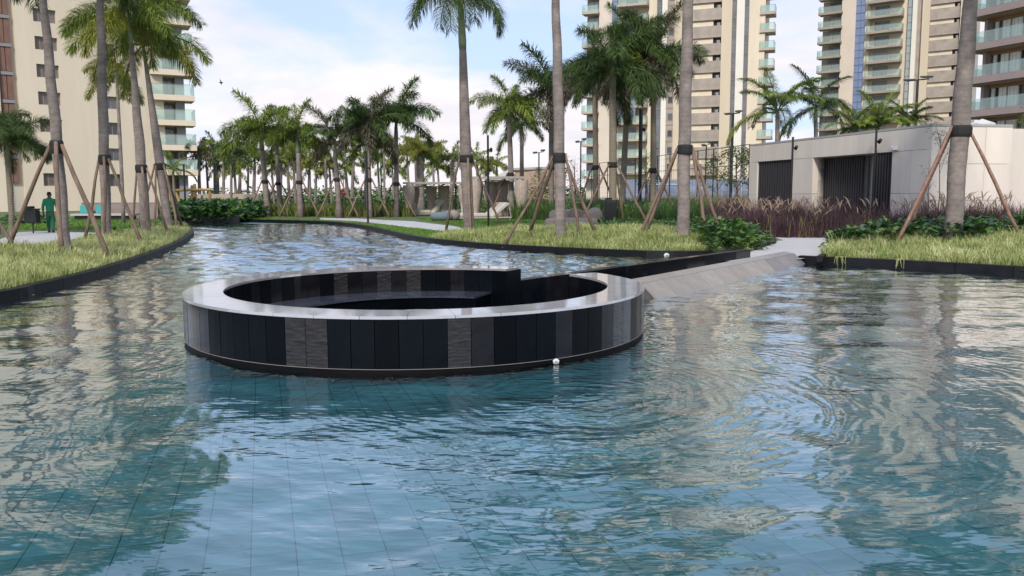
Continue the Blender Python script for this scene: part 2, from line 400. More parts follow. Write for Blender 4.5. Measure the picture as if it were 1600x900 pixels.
quads_ = np.concatenate([quads_, [[nb_, nb_ + 1, nb_ + 2, nb_ + 3], [nb_ + 4, nb_ + 5, nb_ + 6, nb_ + 7], [nb_ + 8, nb_ + 9, nb_ + 10, nb_ + 11]]]); 
used = np.unique(quads_); remap = np.full(len(V), -1); remap[used] = np.arange(len(used))
me = bpy.data.meshes.new('water'); Vw = V[used].astype(np.float32); qw = remap[quads_].astype(np.int32)
me.vertices.add(len(Vw)); me.vertices.foreach_set('co', Vw.ravel()); me.loops.add(qw.size); me.loops.foreach_set('vertex_index', qw.ravel()); me.polygons.add(len(qw))
me.polygons.foreach_set('loop_start', np.arange(len(qw), dtype=np.int32) * 4); me.polygons.foreach_set('loop_total', np.full(len(qw), 4, np.int32)); me.polygons.foreach_set('use_smooth', np.ones(len(qw), bool)); me.update(calc_edges=True)
wm = bpy.data.materials.new('pond_water'); wm.use_nodes = True; t = wm.node_tree; t.nodes.clear()
out = nd(t, 'ShaderNodeOutputMaterial'); tcn = nd(t, 'ShaderNodeTexCoord'); vec = tcn.outputs['Object']
def noise(scale, det=2, st=(1, 1, 1), rot=0, dist=0, rough=.5):
    mp = nd(t, 'ShaderNodeMapping'); mp.inputs['Scale'].default_value = st; mp.inputs['Rotation'].default_value = (0, 0, rot); t.links.new(vec, mp.inputs[0])
    n = nd(t, 'ShaderNodeTexNoise'); n.inputs['Scale'].default_value = scale; n.inputs['Detail'].default_value = det; n.inputs['Distortion'].default_value = dist; n.inputs['Roughness'].default_value = rough
    t.links.new(mp.outputs[0], n.inputs['Vector']); return n.outputs[0]
big = noise(.9, 1, (1, .8, 1), .3)
med = noise(2.4, 1, (.7, 1.25, 1), -.25)
sml = noise(6.5, 2, (.55, 1.5, 1), .15)
fine = noise(17, 1, (.6, 1.4, 1), -.1)
sp_ = nd(t, 'ShaderNodeSeparateXYZ'); t.links.new(vec, sp_.inputs[0])
def rings(c, k, wob, seedrot):
    dx = mth(t, 'SUBTRACT', sp_.outputs[0], c[0]); dy = mth(t, 'SUBTRACT', sp_.outputs[1], c[1])
    d = mth(t, 'SQRT', mth(t, 'ADD', mth(t, 'MULTIPLY', dx, dx), mth(t, 'MULTIPLY', dy, dy)))
    dd = mth(t, 'ADD', d, mth(t, 'MULTIPLY', noise(.8, 2, (1, 1, 1), seedrot), wob))
    s = mth(t, 'SINE', mth(t, 'MULTIPLY', dd, k))
    amp = mth(t, 'DIVIDE', 1.0, mth(t, 'ADD', 1.0, mth(t, 'MULTIPLY', mth(t, 'MULTIPLY', d, d), .10)))
    return s, amp, d
rc = gp(905, 612)
rs, ra, rd = rings((rc.x, rc.y), 34, 1.1, .7)
rs2, ra2, rd2 = rings((rc.x - .5, rc.y + .1), 52, .9, 1.9)
patch = ramp(t, noise(.33, 2, (1, 1, 1), 1.1), [(.40, .12), (.62, 1)])
# calm foreground corners, livelier water round the seat and at the back
h = mth(t, 'MULTIPLY', big, .012)
h = mth(t, 'ADD', h, mth(t, 'MULTIPLY', med, .004))
far_ = ramp(t, mth(t, 'DIVIDE', mth(t, 'ADD', sp_.outputs[1], mth(t, 'MULTIPLY', mth(t, 'ABSOLUTE', sp_.outputs[0]), -.15)), 30), [(.30, 0), (.55, 1)])
h = mth(t, 'ADD', h, mth(t, 'MULTIPLY', mth(t, 'MULTIPLY', sml, .0085), mth(t, 'ADD', mth(t, 'ADD', mth(t, 'MULTIPLY', patch, .22), mth(t, 'MULTIPLY', far_, .8)), mth(t, 'MULTIPLY', ra, 1.15))))
h = mth(t, 'ADD', h, mth(t, 'MULTIPLY', mth(t, 'MULTIPLY', fine, .0024), mth(t, 'ADD', mth(t, 'MULTIPLY', patch, .3), ra)))
h = mth(t, 'ADD', h, mth(t, 'MULTIPLY', mth(t, 'MULTIPLY', noise(7, 2, (.7, 1.3, 1), .4), .009), far_))
h = mth(t, 'ADD', h, mth(t, 'MULTIPLY', mth(t, 'MULTIPLY', rs, ra), .0016))
h = mth(t, 'ADD', h, mth(t, 'MULTIPLY', mth(t, 'MULTIPLY', rs2, ra2), .0007))
bp = nd(t, 'ShaderNodeBump'); bp.inputs['Strength'].default_value = 1; bp.inputs['Distance'].default_value = 1; t.links.new(h, bp.inputs['Height'])
fr = nd(t, 'ShaderNodeFresnel'); fr.inputs['IOR'].default_value = 1.55; t.links.new(bp.outputs[0], fr.inputs['Normal'])
gl = nd(t, 'ShaderNodeBsdfGlossy'); gl.inputs['Roughness'].default_value = .015; gl.inputs['Color'].default_value = (.96, .98, 1, 1); t.links.new(bp.outputs[0], gl.inputs['Normal'])
tr = nd(t, 'ShaderNodeBsdfTransparent'); tr.inputs[0].default_value = (.74, .95, .95, 1)
mx = nd(t, 'ShaderNodeMixShader'); t.links.new(mth(t, 'MINIMUM', mth(t, 'MULTIPLY', fr.outputs[0], 1.8), .97), mx.inputs[0]); t.links.new(tr.outputs[0], mx.inputs[1]); t.links.new(gl.outputs[0], mx.inputs[2]); t.links.new(mx.outputs[0], out.inputs[0])
me.materials.append(wm)
tag(link('water', me), 'rippled teal pond water reflecting sky and towers', None, None, 'structure')

# pond floor: dark grout bed, teal tiles on it
ZF = -.055
tile_m = mat('teal_pool_tile', (.29, .50, .48), .5, .14, 1.6, rnd=.16)
grout = mat('dark_grout', (.09, .22, .22), .9)
box_ = [Vector(p) for p in ((-40, -10), (40, -10), (40, 75), (-40, 75))]; ip_ = [Vector(p) for p in island]
rs_f = delaunay_2d_cdt(box_ + ip_, [(0, 1), (1, 2), (2, 3), (3, 0)] + [(4 + i, 4 + (i + 1) % len(ip_)) for i in range(len(ip_))], [], 0, 1e-4)
ff = []
for f in rs_f[2]:
    c = sum((rs_f[0][i] for i in f), Vector((0, 0))) / 3
    if not inside(c.x, c.y, island): ff.append(f if (rs_f[0][f[1]] - rs_f[0][f[0]]).cross(rs_f[0][f[2]] - rs_f[0][f[0]]) > 0 else f[::-1])
floor_o = MB(); floor_o.add([(v.x, v.y, ZF) for v in rs_f[0]], ff)
pf = floor_o.build('pond_floor', grout); tag(pf, 'teal tiled floor of the pond under the water', None, None, 'structure')
ang = R(16.7); ca, sa = math.cos(ang), math.sin(ang); TS = .22; G = .0026
tiles = []
for i in range(-96, 96):
    for j in range(-14, 122):
        u = i * TS; v = j * TS * 1.0
        x = u * ca - v * sa; y = u * sa + v * ca
        x += 0; 
        if y < 2.2 or y > 22 or abs(x) > 1.0 + y * .68: continue
        if (x - CX) ** 2 + (y - CY) ** 2 < (RO - .2) ** 2 or not inside(x, y, POND) or inside(x, y, island): continue
        tiles.append((x * x + y * y, x, y, i, j))
tiles.sort()
tm_ = MB(); hs = TS / 2 - G; tm_.hexa([(x * ca - y * sa, x * sa + y * ca, z) for z in (0, .008) for x, y in ((-hs, -hs), (hs, -hs), (hs, hs), (-hs, hs))])
tmesh = tm_.mesh('tile', tile_m)
for k, (d, x, y, i, j) in enumerate(tiles[:300]):
    link('tile', tmesh, pf, (x, y, ZF + random.uniform(0, .002)))
rest = MB()
for d, x, y, i, j in tiles[300:]:
    rest.add([(x + a * ca - b * sa, y + a * sa + b * ca, ZF + .008) for a, b in ((-hs, -hs), (hs, -hs), (hs, hs), (-hs, hs))], [(0, 1, 2, 3)])
o = rest.build('tiles_beyond', tile_m, pf); o['kind'] = 'stuff'

# kerbs of the pond
def run_stones(poly, step, name, root, z0, z1, w, m, gap=.006, side=1, jitter=.002):
    P = [Vector(p) for p in poly]; L = [0]
    for a, b in zip(P, P[1:]): L.append(L[-1] + (b - a).length)
    def pt(s):
        s = max(0, min(L[-1] - 1e-6, s))
        for i in range(len(P) - 1):
            if s <= L[i + 1]: return P[i].lerp(P[i + 1], (s - L[i]) / max(1e-9, L[i + 1] - L[i]))
        return P[-1]
    def nrm(s):
        d = (pt(s + .15) - pt(s - .15)).normalized(); return Vector((-d.y, d.x)) * side
    s = 0
    while s < L[-1] - .05:
        e = min(s + step, L[-1]); a, b = s + gap, e - gap; mids = [a + (b - a) * k / 3 for k in range(4)]
        mb = MB(); inn = [pt(q) for q in mids]; ou = [pt(q) + nrm(q) * w for q in mids]; dz = random.uniform(-jitter, jitter)
        for k in range(3):
            mb.hexa([(*inn[k], z0), (*inn[k + 1], z0), (*ou[k + 1], z0), (*ou[k], z0), (*inn[k], z1 + dz), (*inn[k + 1], z1 + dz), (*ou[k + 1], z1 + dz), (*ou[k], z1 + dz)])
        c = (inn[1] + ou[2]) / 2
        mb.build(name, m, root, loc=(c.x, c.y, z0)); s = e
kr = thing('pond_edge', 'low black granite kerb round the whole pond', None, (0, 0, 0), None, 'structure'); 
run_stones(left_bank, .9, 'kerb_stone', kr, -.4, .17, .22, kerbm, side=1)
run_stones(far_bank, 1.6, 'kerb_stone', kr, -.4, .42, .3, kerbm, side=1)
run_stones(mid_bank, 1.2, 'kerb_stone', kr, -.4, .165, .2, kerbm, side=1)
run_stones(right_bank, 1.2, 'kerb_stone', kr, -.4, .20, .24, kerbm, side=1)
run_stones([(-10.5, 0), (-10.5, -8), (24, -8), (24, 13)], 4, 'kerb_stone', kr, -.4, .17, .22, kerbm, side=-1)
kr2 = thing('planter_kerb', 'black kerb edging the middle planting bed beside the path', None, (0, 0, 0), None, 'structure')
run_stones([g2(1122, 399, .2), g2(1170, 389, .2), g2(1213, 378.5, .2), g2(1208, 376, .2)], .8, 'kerb_stone', kr2, .1, .27, .16, kerbm, side=1)
run_stones([g2(1276, 404, .2), g2(1290, 396, .2), g2(1318, 380, .2)], .8, 'kerb_stone', kr2, .1, .25, .14, kerbm, side=-1)

# ------------------------------------------------------------ the round seat
seat = thing('round_sunken_seat', 'round sunken seating pit clad in black granite panels standing in the pond', 'seating pit', (CX, CY, ZF))
def arc_piece(r0, r1, a, b, z0, z1, n=2, sag=0):
    mb = MB()
    for k in range(n):
        p, q = a + (b - a) * k / n, a + (b - a) * (k + 1) / n
        mb.hexa([(CX + r * math.cos(t_), CY + r * math.sin(t_), z) for z in (z0, z1) for r, t_ in ((r0, p), (r1, p), (r1, q), (r0, q))])
    return mb
core = MB()
span = a1 - a0
for k in range(96):
    p, q = a0 + span * k / 96, a0 + span * (k + 1) / 96
    core.hexa([(CX + r * math.cos(t_), CY + r * math.sin(t_), z) for z in (-.42, ZT - .03) for r, t_ in ((RI + .03, p), (RO - .03, p), (RO - .03, q), (RI + .03, q))])
core.build('wall', blackg, seat)
npan = 71; da = span / npan
def px_of(a, r=RO, z=.3):
    X, Y, Z = CX + r * math.cos(a), CY + r * math.sin(a), z - H
    fw = Y * cp - Z * sp; up = Y * sp + Z * cp
    return 800 + F * X / fw
PW = MATS['polished_granite']
for k in range(npan):
    p, q = a0 + da * k, a0 + da * (k + 1); g = .0012
    am = (p + q) / 2; x = px_of(am); near = math.sin(am) < .2
    m = blackg
    if near:
        if 438 < x < 506 or 700 < x < 738 or 960 < x < 981: m = blackp
        elif 738 < x < 776 or 870 < x < 902 or 940 < x < 960 or x > 990: m = blackm
        elif x < 330: m = blackm
    elif random.random() < .3: m = blackm
    j = random.uniform(-.0015, .0015)
    mb = arc_piece(RO - .026, RO + j, p + g, q - g, .05, ZT - .032); am_ = (CX + RO * math.cos(am), CY + RO * math.sin(am), .07)
    mb.build('panel', m, seat, loc=am_)
npi = 60; dai = span / npi
for k in range(npi):
    p, q = a0 + dai * k, a0 + dai * (k + 1); am = (p + q) / 2
    x = px_of(am); m = random.choice([blackg, blackg, blackm])
    if 500 < x < 520 or 590 < x < 650 and random.random() < .6: m = blackp
    arc_piece(RI, RI + .026, p + .0014, q - .0014, -.24, ZT - .032).build('panel', m, seat, loc=(CX + RI * math.cos(am), CY + RI * math.sin(am), 0))
pl_ = arc_piece(RO - .03, RO - .012, a0, a1, ZF, .045, 96); pl_.build('plinth', mat('plinth_black', (.004, .004, .005), .6, spec=.08), seat)
tr_ = arc_piece(RO - .012, RO + .003, a0, a1, .0445, .0485, 96); tr_.build('plinth_trim', mat('trim_steel', (.22, .20, .18), .6), seat)
nco = 36; dc = span / nco
for k in range(nco):
    p, q = a0 + dc * k, a0 + dc * (k + 1); am = (p + q) / 2
    arc_piece(RI - .004, RO + .006, p + .0009, q - .0009, ZT - .0295, ZT + random.uniform(0, .0012), 3).build('coping_stone', coping, seat, loc=(CX + RO * math.cos(am), CY + RO * math.sin(am), ZT))
for a in (a0, a1):   # end faces of the ring
    s = -1 if a == a0 else 1
    e = .012 * s
    arc_piece(RI - .002, RO + .002, a, a + e, -.42, ZT - .03, 1).build('end_panel', blackg, seat)
# bench, floor, fire pit
bench_a0, bench_a1 = a0 + R(6), a0 + R(205)
arc_piece(RI - .65, RI - .002, bench_a0, bench_a1, -.25, .17, 60).build('bench_base', blackg, seat)
nb = 24
for k in range(nb):
    p = bench_a0 + (bench_a1 - bench_a0) * k / nb; q = bench_a0 + (bench_a1 - bench_a0) * (k + 1) / nb
    arc_piece(RI - .68, RI - .003, p + .0015, q - .0015, .172, .20, 3).build('bench_slab', mat('bench_granite', (.05, .055, .075), .12, .2, 4, rnd=.15, spec=.9, ior=1.8), seat)
fl = MB(); nn = 48
fl.add([(CX + (RI + .02) * math.cos(2 * PI * k / nn), CY + (RI + .02) * math.sin(2 * PI * k / nn), -.25) for k in range(nn)], [tuple(range(nn))])
fl.build('floor', mat('dark_floor', (.06, .055, .06), .3, .2, 3), seat)
pit = MB(); pit.smooth = False
pit.prism([(CX - .05 + .5 * math.cos(2 * PI * k / 40), CY - .05 + .5 * math.sin(2 * PI * k / 40)) for k in range(40)], -.248, .13)
pit.build('table_base', blackg, seat)
for k in range(10):
    mb = MB(); c0 = (CX - .05, CY - .05); a_, b_ = 2 * PI * k / 10 + .004, 2 * PI * (k + 1) / 10 - .004
    poly = [(c0[0] + r * math.cos(t_), c0[1] + r * math.sin(t_)) for r, ts in ((.16, (b_, (a_ + b_) / 2, a_)), (.60, (a_, a_ + (b_ - a_) / 3, a_ + 2 * (b_ - a_) / 3, b_))) for t_ in ts]
    mb.prism(poly, .132, .165); mb.build('table_slab', mat('pale_table_stone', (.42, .38, .36), .35, .1, 5), seat)
hub = MB().prism([(CX - .05 + .155 * math.cos(2 * PI * k / 24), CY - .05 + .155 * math.sin(2 * PI * k / 24)) for k in range(24)], .10, .155); hub.build('table_hub', black, seat)

# ------------------------------------------------------------ the ramp into the seat
rampt = thing('entrance_ramp', 'sunken ramp with a black side wall running from the path down into the round seat', 'ramp', (RL0.x, RL0.y, ZF))
dr = (RL1 - RL0).normalized(); nr = Vector((dr.y, -dr.x))
# left wall, black, in panels
Lr = (RL1 - RL0).length; sN = 0
steps = int(Lr / .85)
for k in range(0, steps):
    s0, s1 = k * Lr / steps, (k + 1) * Lr / steps
    if k == -2: s0 += .25
    pts4 = [RL0 + dr * (s0 + .002) - nr * .10, RL0 + dr * (s0 + .002) + nr * .10, RL0 + dr * (s1 - .002) + nr * .10, RL0 + dr * (s1 - .002) - nr * .10]
    if k < 0: pts4 = [p_ + nr * .0 for p_ in pts4]
    mb = MB().prism([tuple(p_) for p_ in pts4], -.42, .345 + random.uniform(0, .002)); c = sum(pts4, Vector((0, 0))) / 4
    mb.build('wall_panel', blackm if k % 3 == 1 else blackg, rampt, loc=(c.x, c.y, 0))
dR = (RR1 - RR0).normalized(); nR = Vector((dR.y, -dR.x)); LR = (RR1 - RR0).length
# ramp deck
dk = MB(); A = RL0 - dr * 1.3 + nr * .1; B = RL1 + nr * .1; C_ = RR1; D = RR0 - dR * .9
A1 = A.lerp(B, .62); D1 = D.lerp(C_, .58); zm = -.245 + .365 * .6
dk.hexa([(*A, -.4), (*D, -.4), (*D1, -.3), (*A1, -.3), (*A, -.245), (*D, -.245), (*D1, zm), (*A1, zm)])
dk.build('ramp_deck', mat('dark_ramp', (.012, .012, .014), .75, .2, 2, spec=.05), rampt)
dk = MB(); dk.hexa([(*A1, -.3), (*D1, -.3), (*C_, -.1), (*B, -.1), (*A1, zm), (*D1, zm), (*C_, .12), (*B, .12)])
dk.build('ramp_deck', mat('ramp_paving', (.40, .37, .35), .5, .1, 2), rampt)
apron = MB().prism([tuple(B), tuple(C_), g2(1250, 408, .1), g2(1215, 396, .1), g2(1130, 408, .1)], .0, GZ - .002); apron.build('ramp_head', pathm, rampt)
bs = MB(); bs.prism([tuple(p_) for p_ in island], -.60, -.42); bs.build('ramp_base', blackg, rampt)
# dark flank closing the ramp on the ring side, and the floor between ring and ramp
lp = MB().prism([tuple(RL0 - dr * .25 + nr * .1), tuple(RL0 + dr * 2.2 + nr * .1), tuple(RR0 + dR * 1.5), tuple(RR0 - dR * 1.2)], -.40, -.262); lp.build('landing', MATS['dark_ramp'], rampt)
# right wall: battered slabs from the top edge down to the water, two rows
ns_ = 11
for k in range(ns_):
    for row in range(2):
        s0, s1 = 1.45 + (LR - 1.45) * k / ns_ + .005, 1.45 + (LR - 1.45) * (k + 1) / ns_ - .005
        w0, w1 = (0, .268) if row == 0 else (.276, .62)
        def hgt(w): return .30 - .04 * w / .27 if w <= .27 else .26 - (w - .27) * .9
        P = lambda s, w: RR0 + dR * s + nR * (w - .13)
        zt0, zt1 = hgt(w0), hgt(w1)
        v = [(*P(s0, w0), zt0 - .05), (*P(s0, w1), zt1 - .05), (*P(s1, w1), zt1 - .05), (*P(s1, w0), zt0 - .05), (*P(s0, w0), zt0), (*P(s0, w1), zt1), (*P(s1, w1), zt1), (*P(s1, w0), zt0)]
        m = stonep if random.random() < (.0 if k < 7 else .35) else stoneb
        c = P((s0 + s1) / 2, (w0 + w1) / 2)
        MB().hexa(v).build('sloping_slab', m, rampt, loc=(c.x, c.y, zt0))
bk = MB(); P = lambda s, w: RR0 + dR * s + nR * (w - .13)
bk.hexa([(*P(1.2, .004), -.42), (*P(1.2, .62), -.42), (*P(LR, .62), -.42), (*P(LR, .004), -.42), (*P(1.2, .004), .245), (*P(1.2, .3), .175), (*P(LR, .3), .175), (*P(LR, .004), .245)])
bk.hexa([(*P(1.2, .3), -.415), (*P(1.2, 1.0), -.415), (*P(LR, 1.0), -.415), (*P(LR, .3), -.415), (*P(1.2, .3), .17), (*P(1.2, .62), -.11), (*P(LR, .62), -.11), (*P(LR, .3), .17)])
bk.build('wall_core', mat('dark_joint', (.06, .055, .05), .7), rampt)
cap = MB().hexa([(*P(LR, .0), -.3), (*P(LR, .63), -.3), (*P(LR + .35, .75), -.3), (*P(LR + .3, .1), -.3), (*P(LR, .0), .30), (*P(LR, .4), .10), (*P(LR + .35, .55), -.02), (*P(LR + .22, .0), .19)])
cap.build('end_slab', stonep, rampt)

for (x, y, lab) in ((1312, 405, 'pale grass tuft hanging over the right kerb near the ramp end'), (1406, 409, 'pale grass tuft hanging over the right kerb, farther right')):
    p = gp(x, y, .2); mb = MB()
    for k in range(7):
        q = p + Vector((random.uniform(-.12, .12), -.03, .02)); e = random.uniform(-.14, .14); d_ = random.uniform(.12, .24)
        mb.tube([q + Vector((0, .14, .0)), q + Vector((e * .4, 0, .03)), q + Vector((e, -.05, -d_))], [.006, .005, .002], 4)
    tag(mb.build('hanging_grass', g_yel), lab, 'grass tuft')
# small fixtures
def fixture(x, y, z, s, name, label, mt):
    p = gp(x, y, z); rt = thing(name, label, 'nozzle' if name != 'float' else 'float', (p.x, p.y, z), None)
    b = MB(); b.tube([(p.x, p.y - .02, p.z - s * .1), (p.x, p.y - .02, p.z + s * .5), (p.x, p.y - .02, p.z + s * .8)], [s * .5, s * .6, s * .25], 12); b.build('housing', mt, rt, True)
    MB().tube([(p.x, p.y - .02 - s * .62, p.z + s * .3), (p.x, p.y - .02 - s * .5, p.z + s * .3)], s * .28, 12).build('lens', wframe, rt)
fixture(868, 567, .02, .058, 'pond_light', 'small white pond light standing in the water against the round seat', whitep)
fixture(8, 463, .03, .10, 'pond_light', 'white round pond light at the left kerb near the frame edge', whitep)
fixture(1041, 402, .30, .11, 'pond_light', 'small white light on the black wall beside the middle bed', whitep)
fixture(266, 395, .1, .09, 'pond_light', 'small black light on the left kerb by the curved tip', black)
def leaf_litter(pts_):
    for (x, y, lab) in pts_:
        p = gp(x, y, .004); a = random.uniform(0, 6)
        b = MB(); b.add([(p.x + .07 * math.cos(a), p.y + .07 * math.sin(a), .004), (p.x - .03 * math.sin(a), p.y + .03 * math.cos(a), .012), (p.x - .07 * math.cos(a), p.y - .07 * math.sin(a), .004), (p.x + .03 * math.sin(a), p.y - .03 * math.cos(a), .012)], [(0, 1, 2, 3)])
        tag(b.build('floating_leaf', mat('yellow_leaf', (.55, .42, .06), .6)), lab, 'leaf')
leaf_litter([(52, 459, 'yellow fallen leaf floating beside the left kerb'), (152, 437, 'yellow fallen leaf floating farther along the left kerb'), (824, 394, 'yellow fallen leaf floating below the middle bank kerb')])

# ------------------------------------------------------------ palms
def frond_mesh(name, L, e0, curl, n, ll, lw, seed, plum, m, droop=.6, rach=.03):
    rd_ = random.Random(seed); K = 12; P = [Vector((0, 0, 0))]; T = []
    for i in range(K):
        s = (i + .5) / K; e = e0 - curl * s ** 1.25
        d = Vector((math.cos(e), 0, math.sin(e))); T.append(d); P.append(P[-1] + d * L / K)
    T.append(T[-1]); mb = MB()
    mb.tube([P[i] for i in range(0, K + 1, 2)], [rach * (1 - .85 * i / K) + .003 for i in range(0, K + 1, 2)], 4, 1)
    for i in range(n):
        s = .13 + .87 * (i + rd_.random()) / n; q = s * K; k = min(int(q), K - 1); p = P[k].lerp(P[k + 1], q - k); tt = T[k]
        up = Vector((0, 1, 0)).cross(tt); up = -up if up.z < 0 else up
        for side in (-1, 1):
            phi = rd_.uniform(-plum, plum) + .15
            ln = ll * (math.sin(PI * (.12 + .80 * s)) ** .55) * rd_.uniform(.8, 1.1)
            d = (tt * (.35 + .55 * s) + Vector((0, side, 0)) * math.cos(phi) + up * math.sin(phi)).normalized()
            m1 = p + d * ln * .5; d2 = (d + Vector((0, 0, -droop * rd_.uniform(.6, 1.5)))).normalized(); tip = m1 + d2 * ln * .5
            wv = d.cross(Vector((rd_.uniform(-.4, .4), rd_.uniform(-.4, .4), 1))).normalized() * lw * rd_.uniform(.7, 1.2) * .5
            mb.add([p - wv * .5, p + wv * .5, m1 + wv, m1 - wv, tip], [(0, 1, 2, 3), (3, 2, 4)], 0)
    return mb.mesh(name, [m, shaftm])
FR = {}
ELEV = [(78, 55), (60, 75), (45, 95), (28, 110), (8, 100), (-18, 70)]
def frond_set(kind):
    if kind in FR: return FR[kind]
    base, lod, col = kind.split('_')
    m = {'dark': fr_dark, 'mid': fr_mid, 'yel': fr_yel, 'dry': fr_dry}[col]
    n, lw = {'near': (190, .023), 'mid': (125, .036), 'far': (50, .08)}[lod]
    out_ = []
    for i, (e, c) in enumerate(ELEV):
        if base == 'royal': f = frond_mesh('frond', 1, R(e), R(c), n, .30, lw / 3.0, i + 5, 1.0, m, 1.0, .014)
        elif base == 'fox': f = frond_mesh('frond', 1, R(e), R(c * .9), int(n * 1.3), .25, lw / 2.4, i + 25, 1.5, m, .75, .014)
        else: f = frond_mesh('frond', 1, R(e), R(c * .85), n, .24, lw / 3.0, i + 45, .35, m, .8, .012)
        out_.append(f)
    FR[kind] = out_; return out_
def trunk_profile(s, wb, wm, wt):
    if s < .06: return wb + (wm * .95 - wb) * (s / .06) ** .6
    if s < .45: return wm * .95 + (wm * .05) * math.sin((s - .06) / .39 * PI / 2)
    return wm + (wt - wm) * ((s - .45) / .55) ** 1.3
def palm(label, bx, by, tx, ty, w, crown, Y=None, strap=None, stakes=None, kind='royal_near_dark', nf=14, name='palm_tree', group=None, shaft=1.1, bend=0, tm=None, topw=.62, seed=None, basew=1.35, el=None, mixk=None, stake_mat=None, cat='palm tree', slen=1.15):
    rd_ = random.Random(seed if seed is not None else int(bx * 7 + by))
    if Y is None: b = gt(bx, by)
    else:
        b = at(bx, 304, Y); b.z = gz(b.x, b.y)
    Yb = b.y; tp = at(tx, ty, Yb + rd_.uniform(-.2, .2)); r = w / 2 * Yb / F; L = crown * Yb / F
    rt = thing(name, label, cat, b, group)
    hT = tp.z - b.z; sh = min(shaft, hT * .25)
    nseg = 14 if Yb < 45 else 6; pts_, rad = [], []
    svals = list(np.linspace(0, 1, 9)) if Yb >= 45 else ([0, .015, .04] + list(np.linspace(.08, 1, 24 if Yb > 35 else 70)))
    nseg = len(svals) - 1
    for i in range(nseg + 1):
        s = svals[i]
        q = b.lerp(tp, s * (1 - sh / hT)); q = q + Vector(((bend + .05 * math.sin(bx)) * math.sin(PI * s * 1.3) * .5 + (.012 * math.sin(s * 23 + bx) if Yb < 35 else 0), 0, -.05 if i == 0 else 0))
        pts_.append(q); rad.append(trunk_profile(s, r * basew, r, r * topw) * (1 if Yb > 35 or i < 3 else (1 + rd_.uniform(-.012, .022) + (.02 if i % 2 else 0))))
    tmm = tm or trunkm
    mb = MB().tube(pts_, rad, 14 if Yb < 45 else 7); o = mb.build('trunk', tmm, rt, True)
    top0 = pts_[-1]
    rs_ = rad[-1]
    MB().tube([top0 + Vector((0, 0, -.03)), top0.lerp(tp, .15), top0.lerp(tp, .7), tp + Vector((0, 0, .1))], [rs_ * 1.0, rs_ * 1.12, rs_ * .85, rs_ * .45], 10 if Yb < 45 else 6).build('crownshaft', shaftm, rt, True)
    sets = frond_set(kind); alt = frond_set(mixk) if mixk else sets
    off = rd_.uniform(0, 6.28)
    els = el or [0, 1, 1, 2, 2, 3, 3, 4, 2, 3, 4, 5, 3, 4, 1, 2]
    for k in range(nf):
        e = els[k % len(els)]; f = (alt if (mixk and (e >= 4 or rd_.random() < .15)) else sets)[e]
        o = link('frond', f, rt, tp - b + Vector((0, 0, .06 - .03 * e)))
        o.rotation_euler = (rd_.uniform(-.08, .08), rd_.uniform(-.12, .12), off + k * 2.39996 + rd_.uniform(-.15, .15))
        o.scale = (L * rd_.uniform(.85, 1.12),) * 3
    if strap:
        sv = at(bx + (tx - bx) * (by - strap) / max(1, by - ty), strap, Yb); s = (sv.z - b.z) / hT
        q = b.lerp(tp, s); rr = trunk_profile(s / (1 - sh / hT), r * basew, r, r * topw)
        hh = .16 if Yb < 40 else .14
        MB().tube([q + Vector((0, 0, -hh)), q + Vector((0, 0, -hh * .5)), q + Vector((0, 0, hh * .6)), q + Vector((0, 0, hh))], [rr * 1.05 + .01, rr * 1.13 + .02, rr * 1.15 + .02, rr * 1.06 + .01], 14).build('strap', strapm, rt)
        n = len(stakes)
        for i, (az, dist) in enumerate(stakes):
            a = R(az); d = Vector((math.sin(a), -math.cos(a), 0))   # azimuth: 0 towards the camera, 90 right
            foot = b + d * dist; foot.z = gz(foot.x, foot.y) - .08; hd = q + d * (rr + .03); hd.z += .05 + rd_.uniform(-.05, .1)
            mid = foot.lerp(hd, .5) + Vector((rd_.uniform(-.05, .05), rd_.uniform(-.03, .03), rd_.uniform(-.02, .02)))
            ra_ = .052 * rd_.uniform(.85, 1.2) if Yb < 40 else .06
            MB().tube([foot, foot.lerp(mid, .5) + Vector((rd_.uniform(-.03, .03), 0, 0)), mid, mid.lerp(hd, .5) + Vector((rd_.uniform(-.03, .03), 0, 0)), hd], [ra_ * 1.2, ra_ * 1.08, ra_ * 1.05, ra_ * .95, ra_ * .85], 7).build('stake', stake_mat or stakem, rt, True)
    return rt
S4 = [(-75, 1.9), (80, 1.9), (10, 1.5), (170, 1.8)]
GP = 'tall palms propped with timber stakes'
# left bank
palm('leftmost tall staked palm on the left bank, crown above the frame', 103, 394, 58, -130, 15.5, 170, strap=228, stakes=[(-100, 1.75), (75, 1.35), (25, 1.2), (-150, .8)], kind='royal_near_dark', group=GP, nf=15, shaft=1.5, seed=3)
palm('tall staked palm second from left on the left bank beside the leftmost', 167, 376, 154, -110, 14.5, 140, strap=248, stakes=[(-150, 2.2), (-95, .8), (65, 1.6), (20, .5)], kind='royal_near_dark', group=GP, shaft=1.5, seed=11)
palm('staked palm with arching dark crown, third along the left bank', 229, 367, 203, 32, 14.5, 122, strap=262, stakes=[(-150, 2.2), (-110, .8), (85, .95), (30, 1.2)], kind='fox_near_mid', mixk='fox_near_yel', group=GP, shaft=.9, topw=.4, nf=15, seed=19, el=[0, 1, 2, 3, 3, 2, 3, 4, 2, 3, 3, 4, 4, 1])
palm('leaning staked palm nearest the curved tip of the left bank', 264, 359, 224, 66, 13.5, 112, strap=259, stakes=[(-90, 1.5), (60, .6), (-30, .8), (170, 1.2)], kind='fox_near_mid', mixk='fox_near_yel', group=GP, shaft=.9, topw=.4, nf=13, seed=23, el=[0, 1, 2, 3, 4, 3, 2, 3, 4, 5, 3, 4, 2])
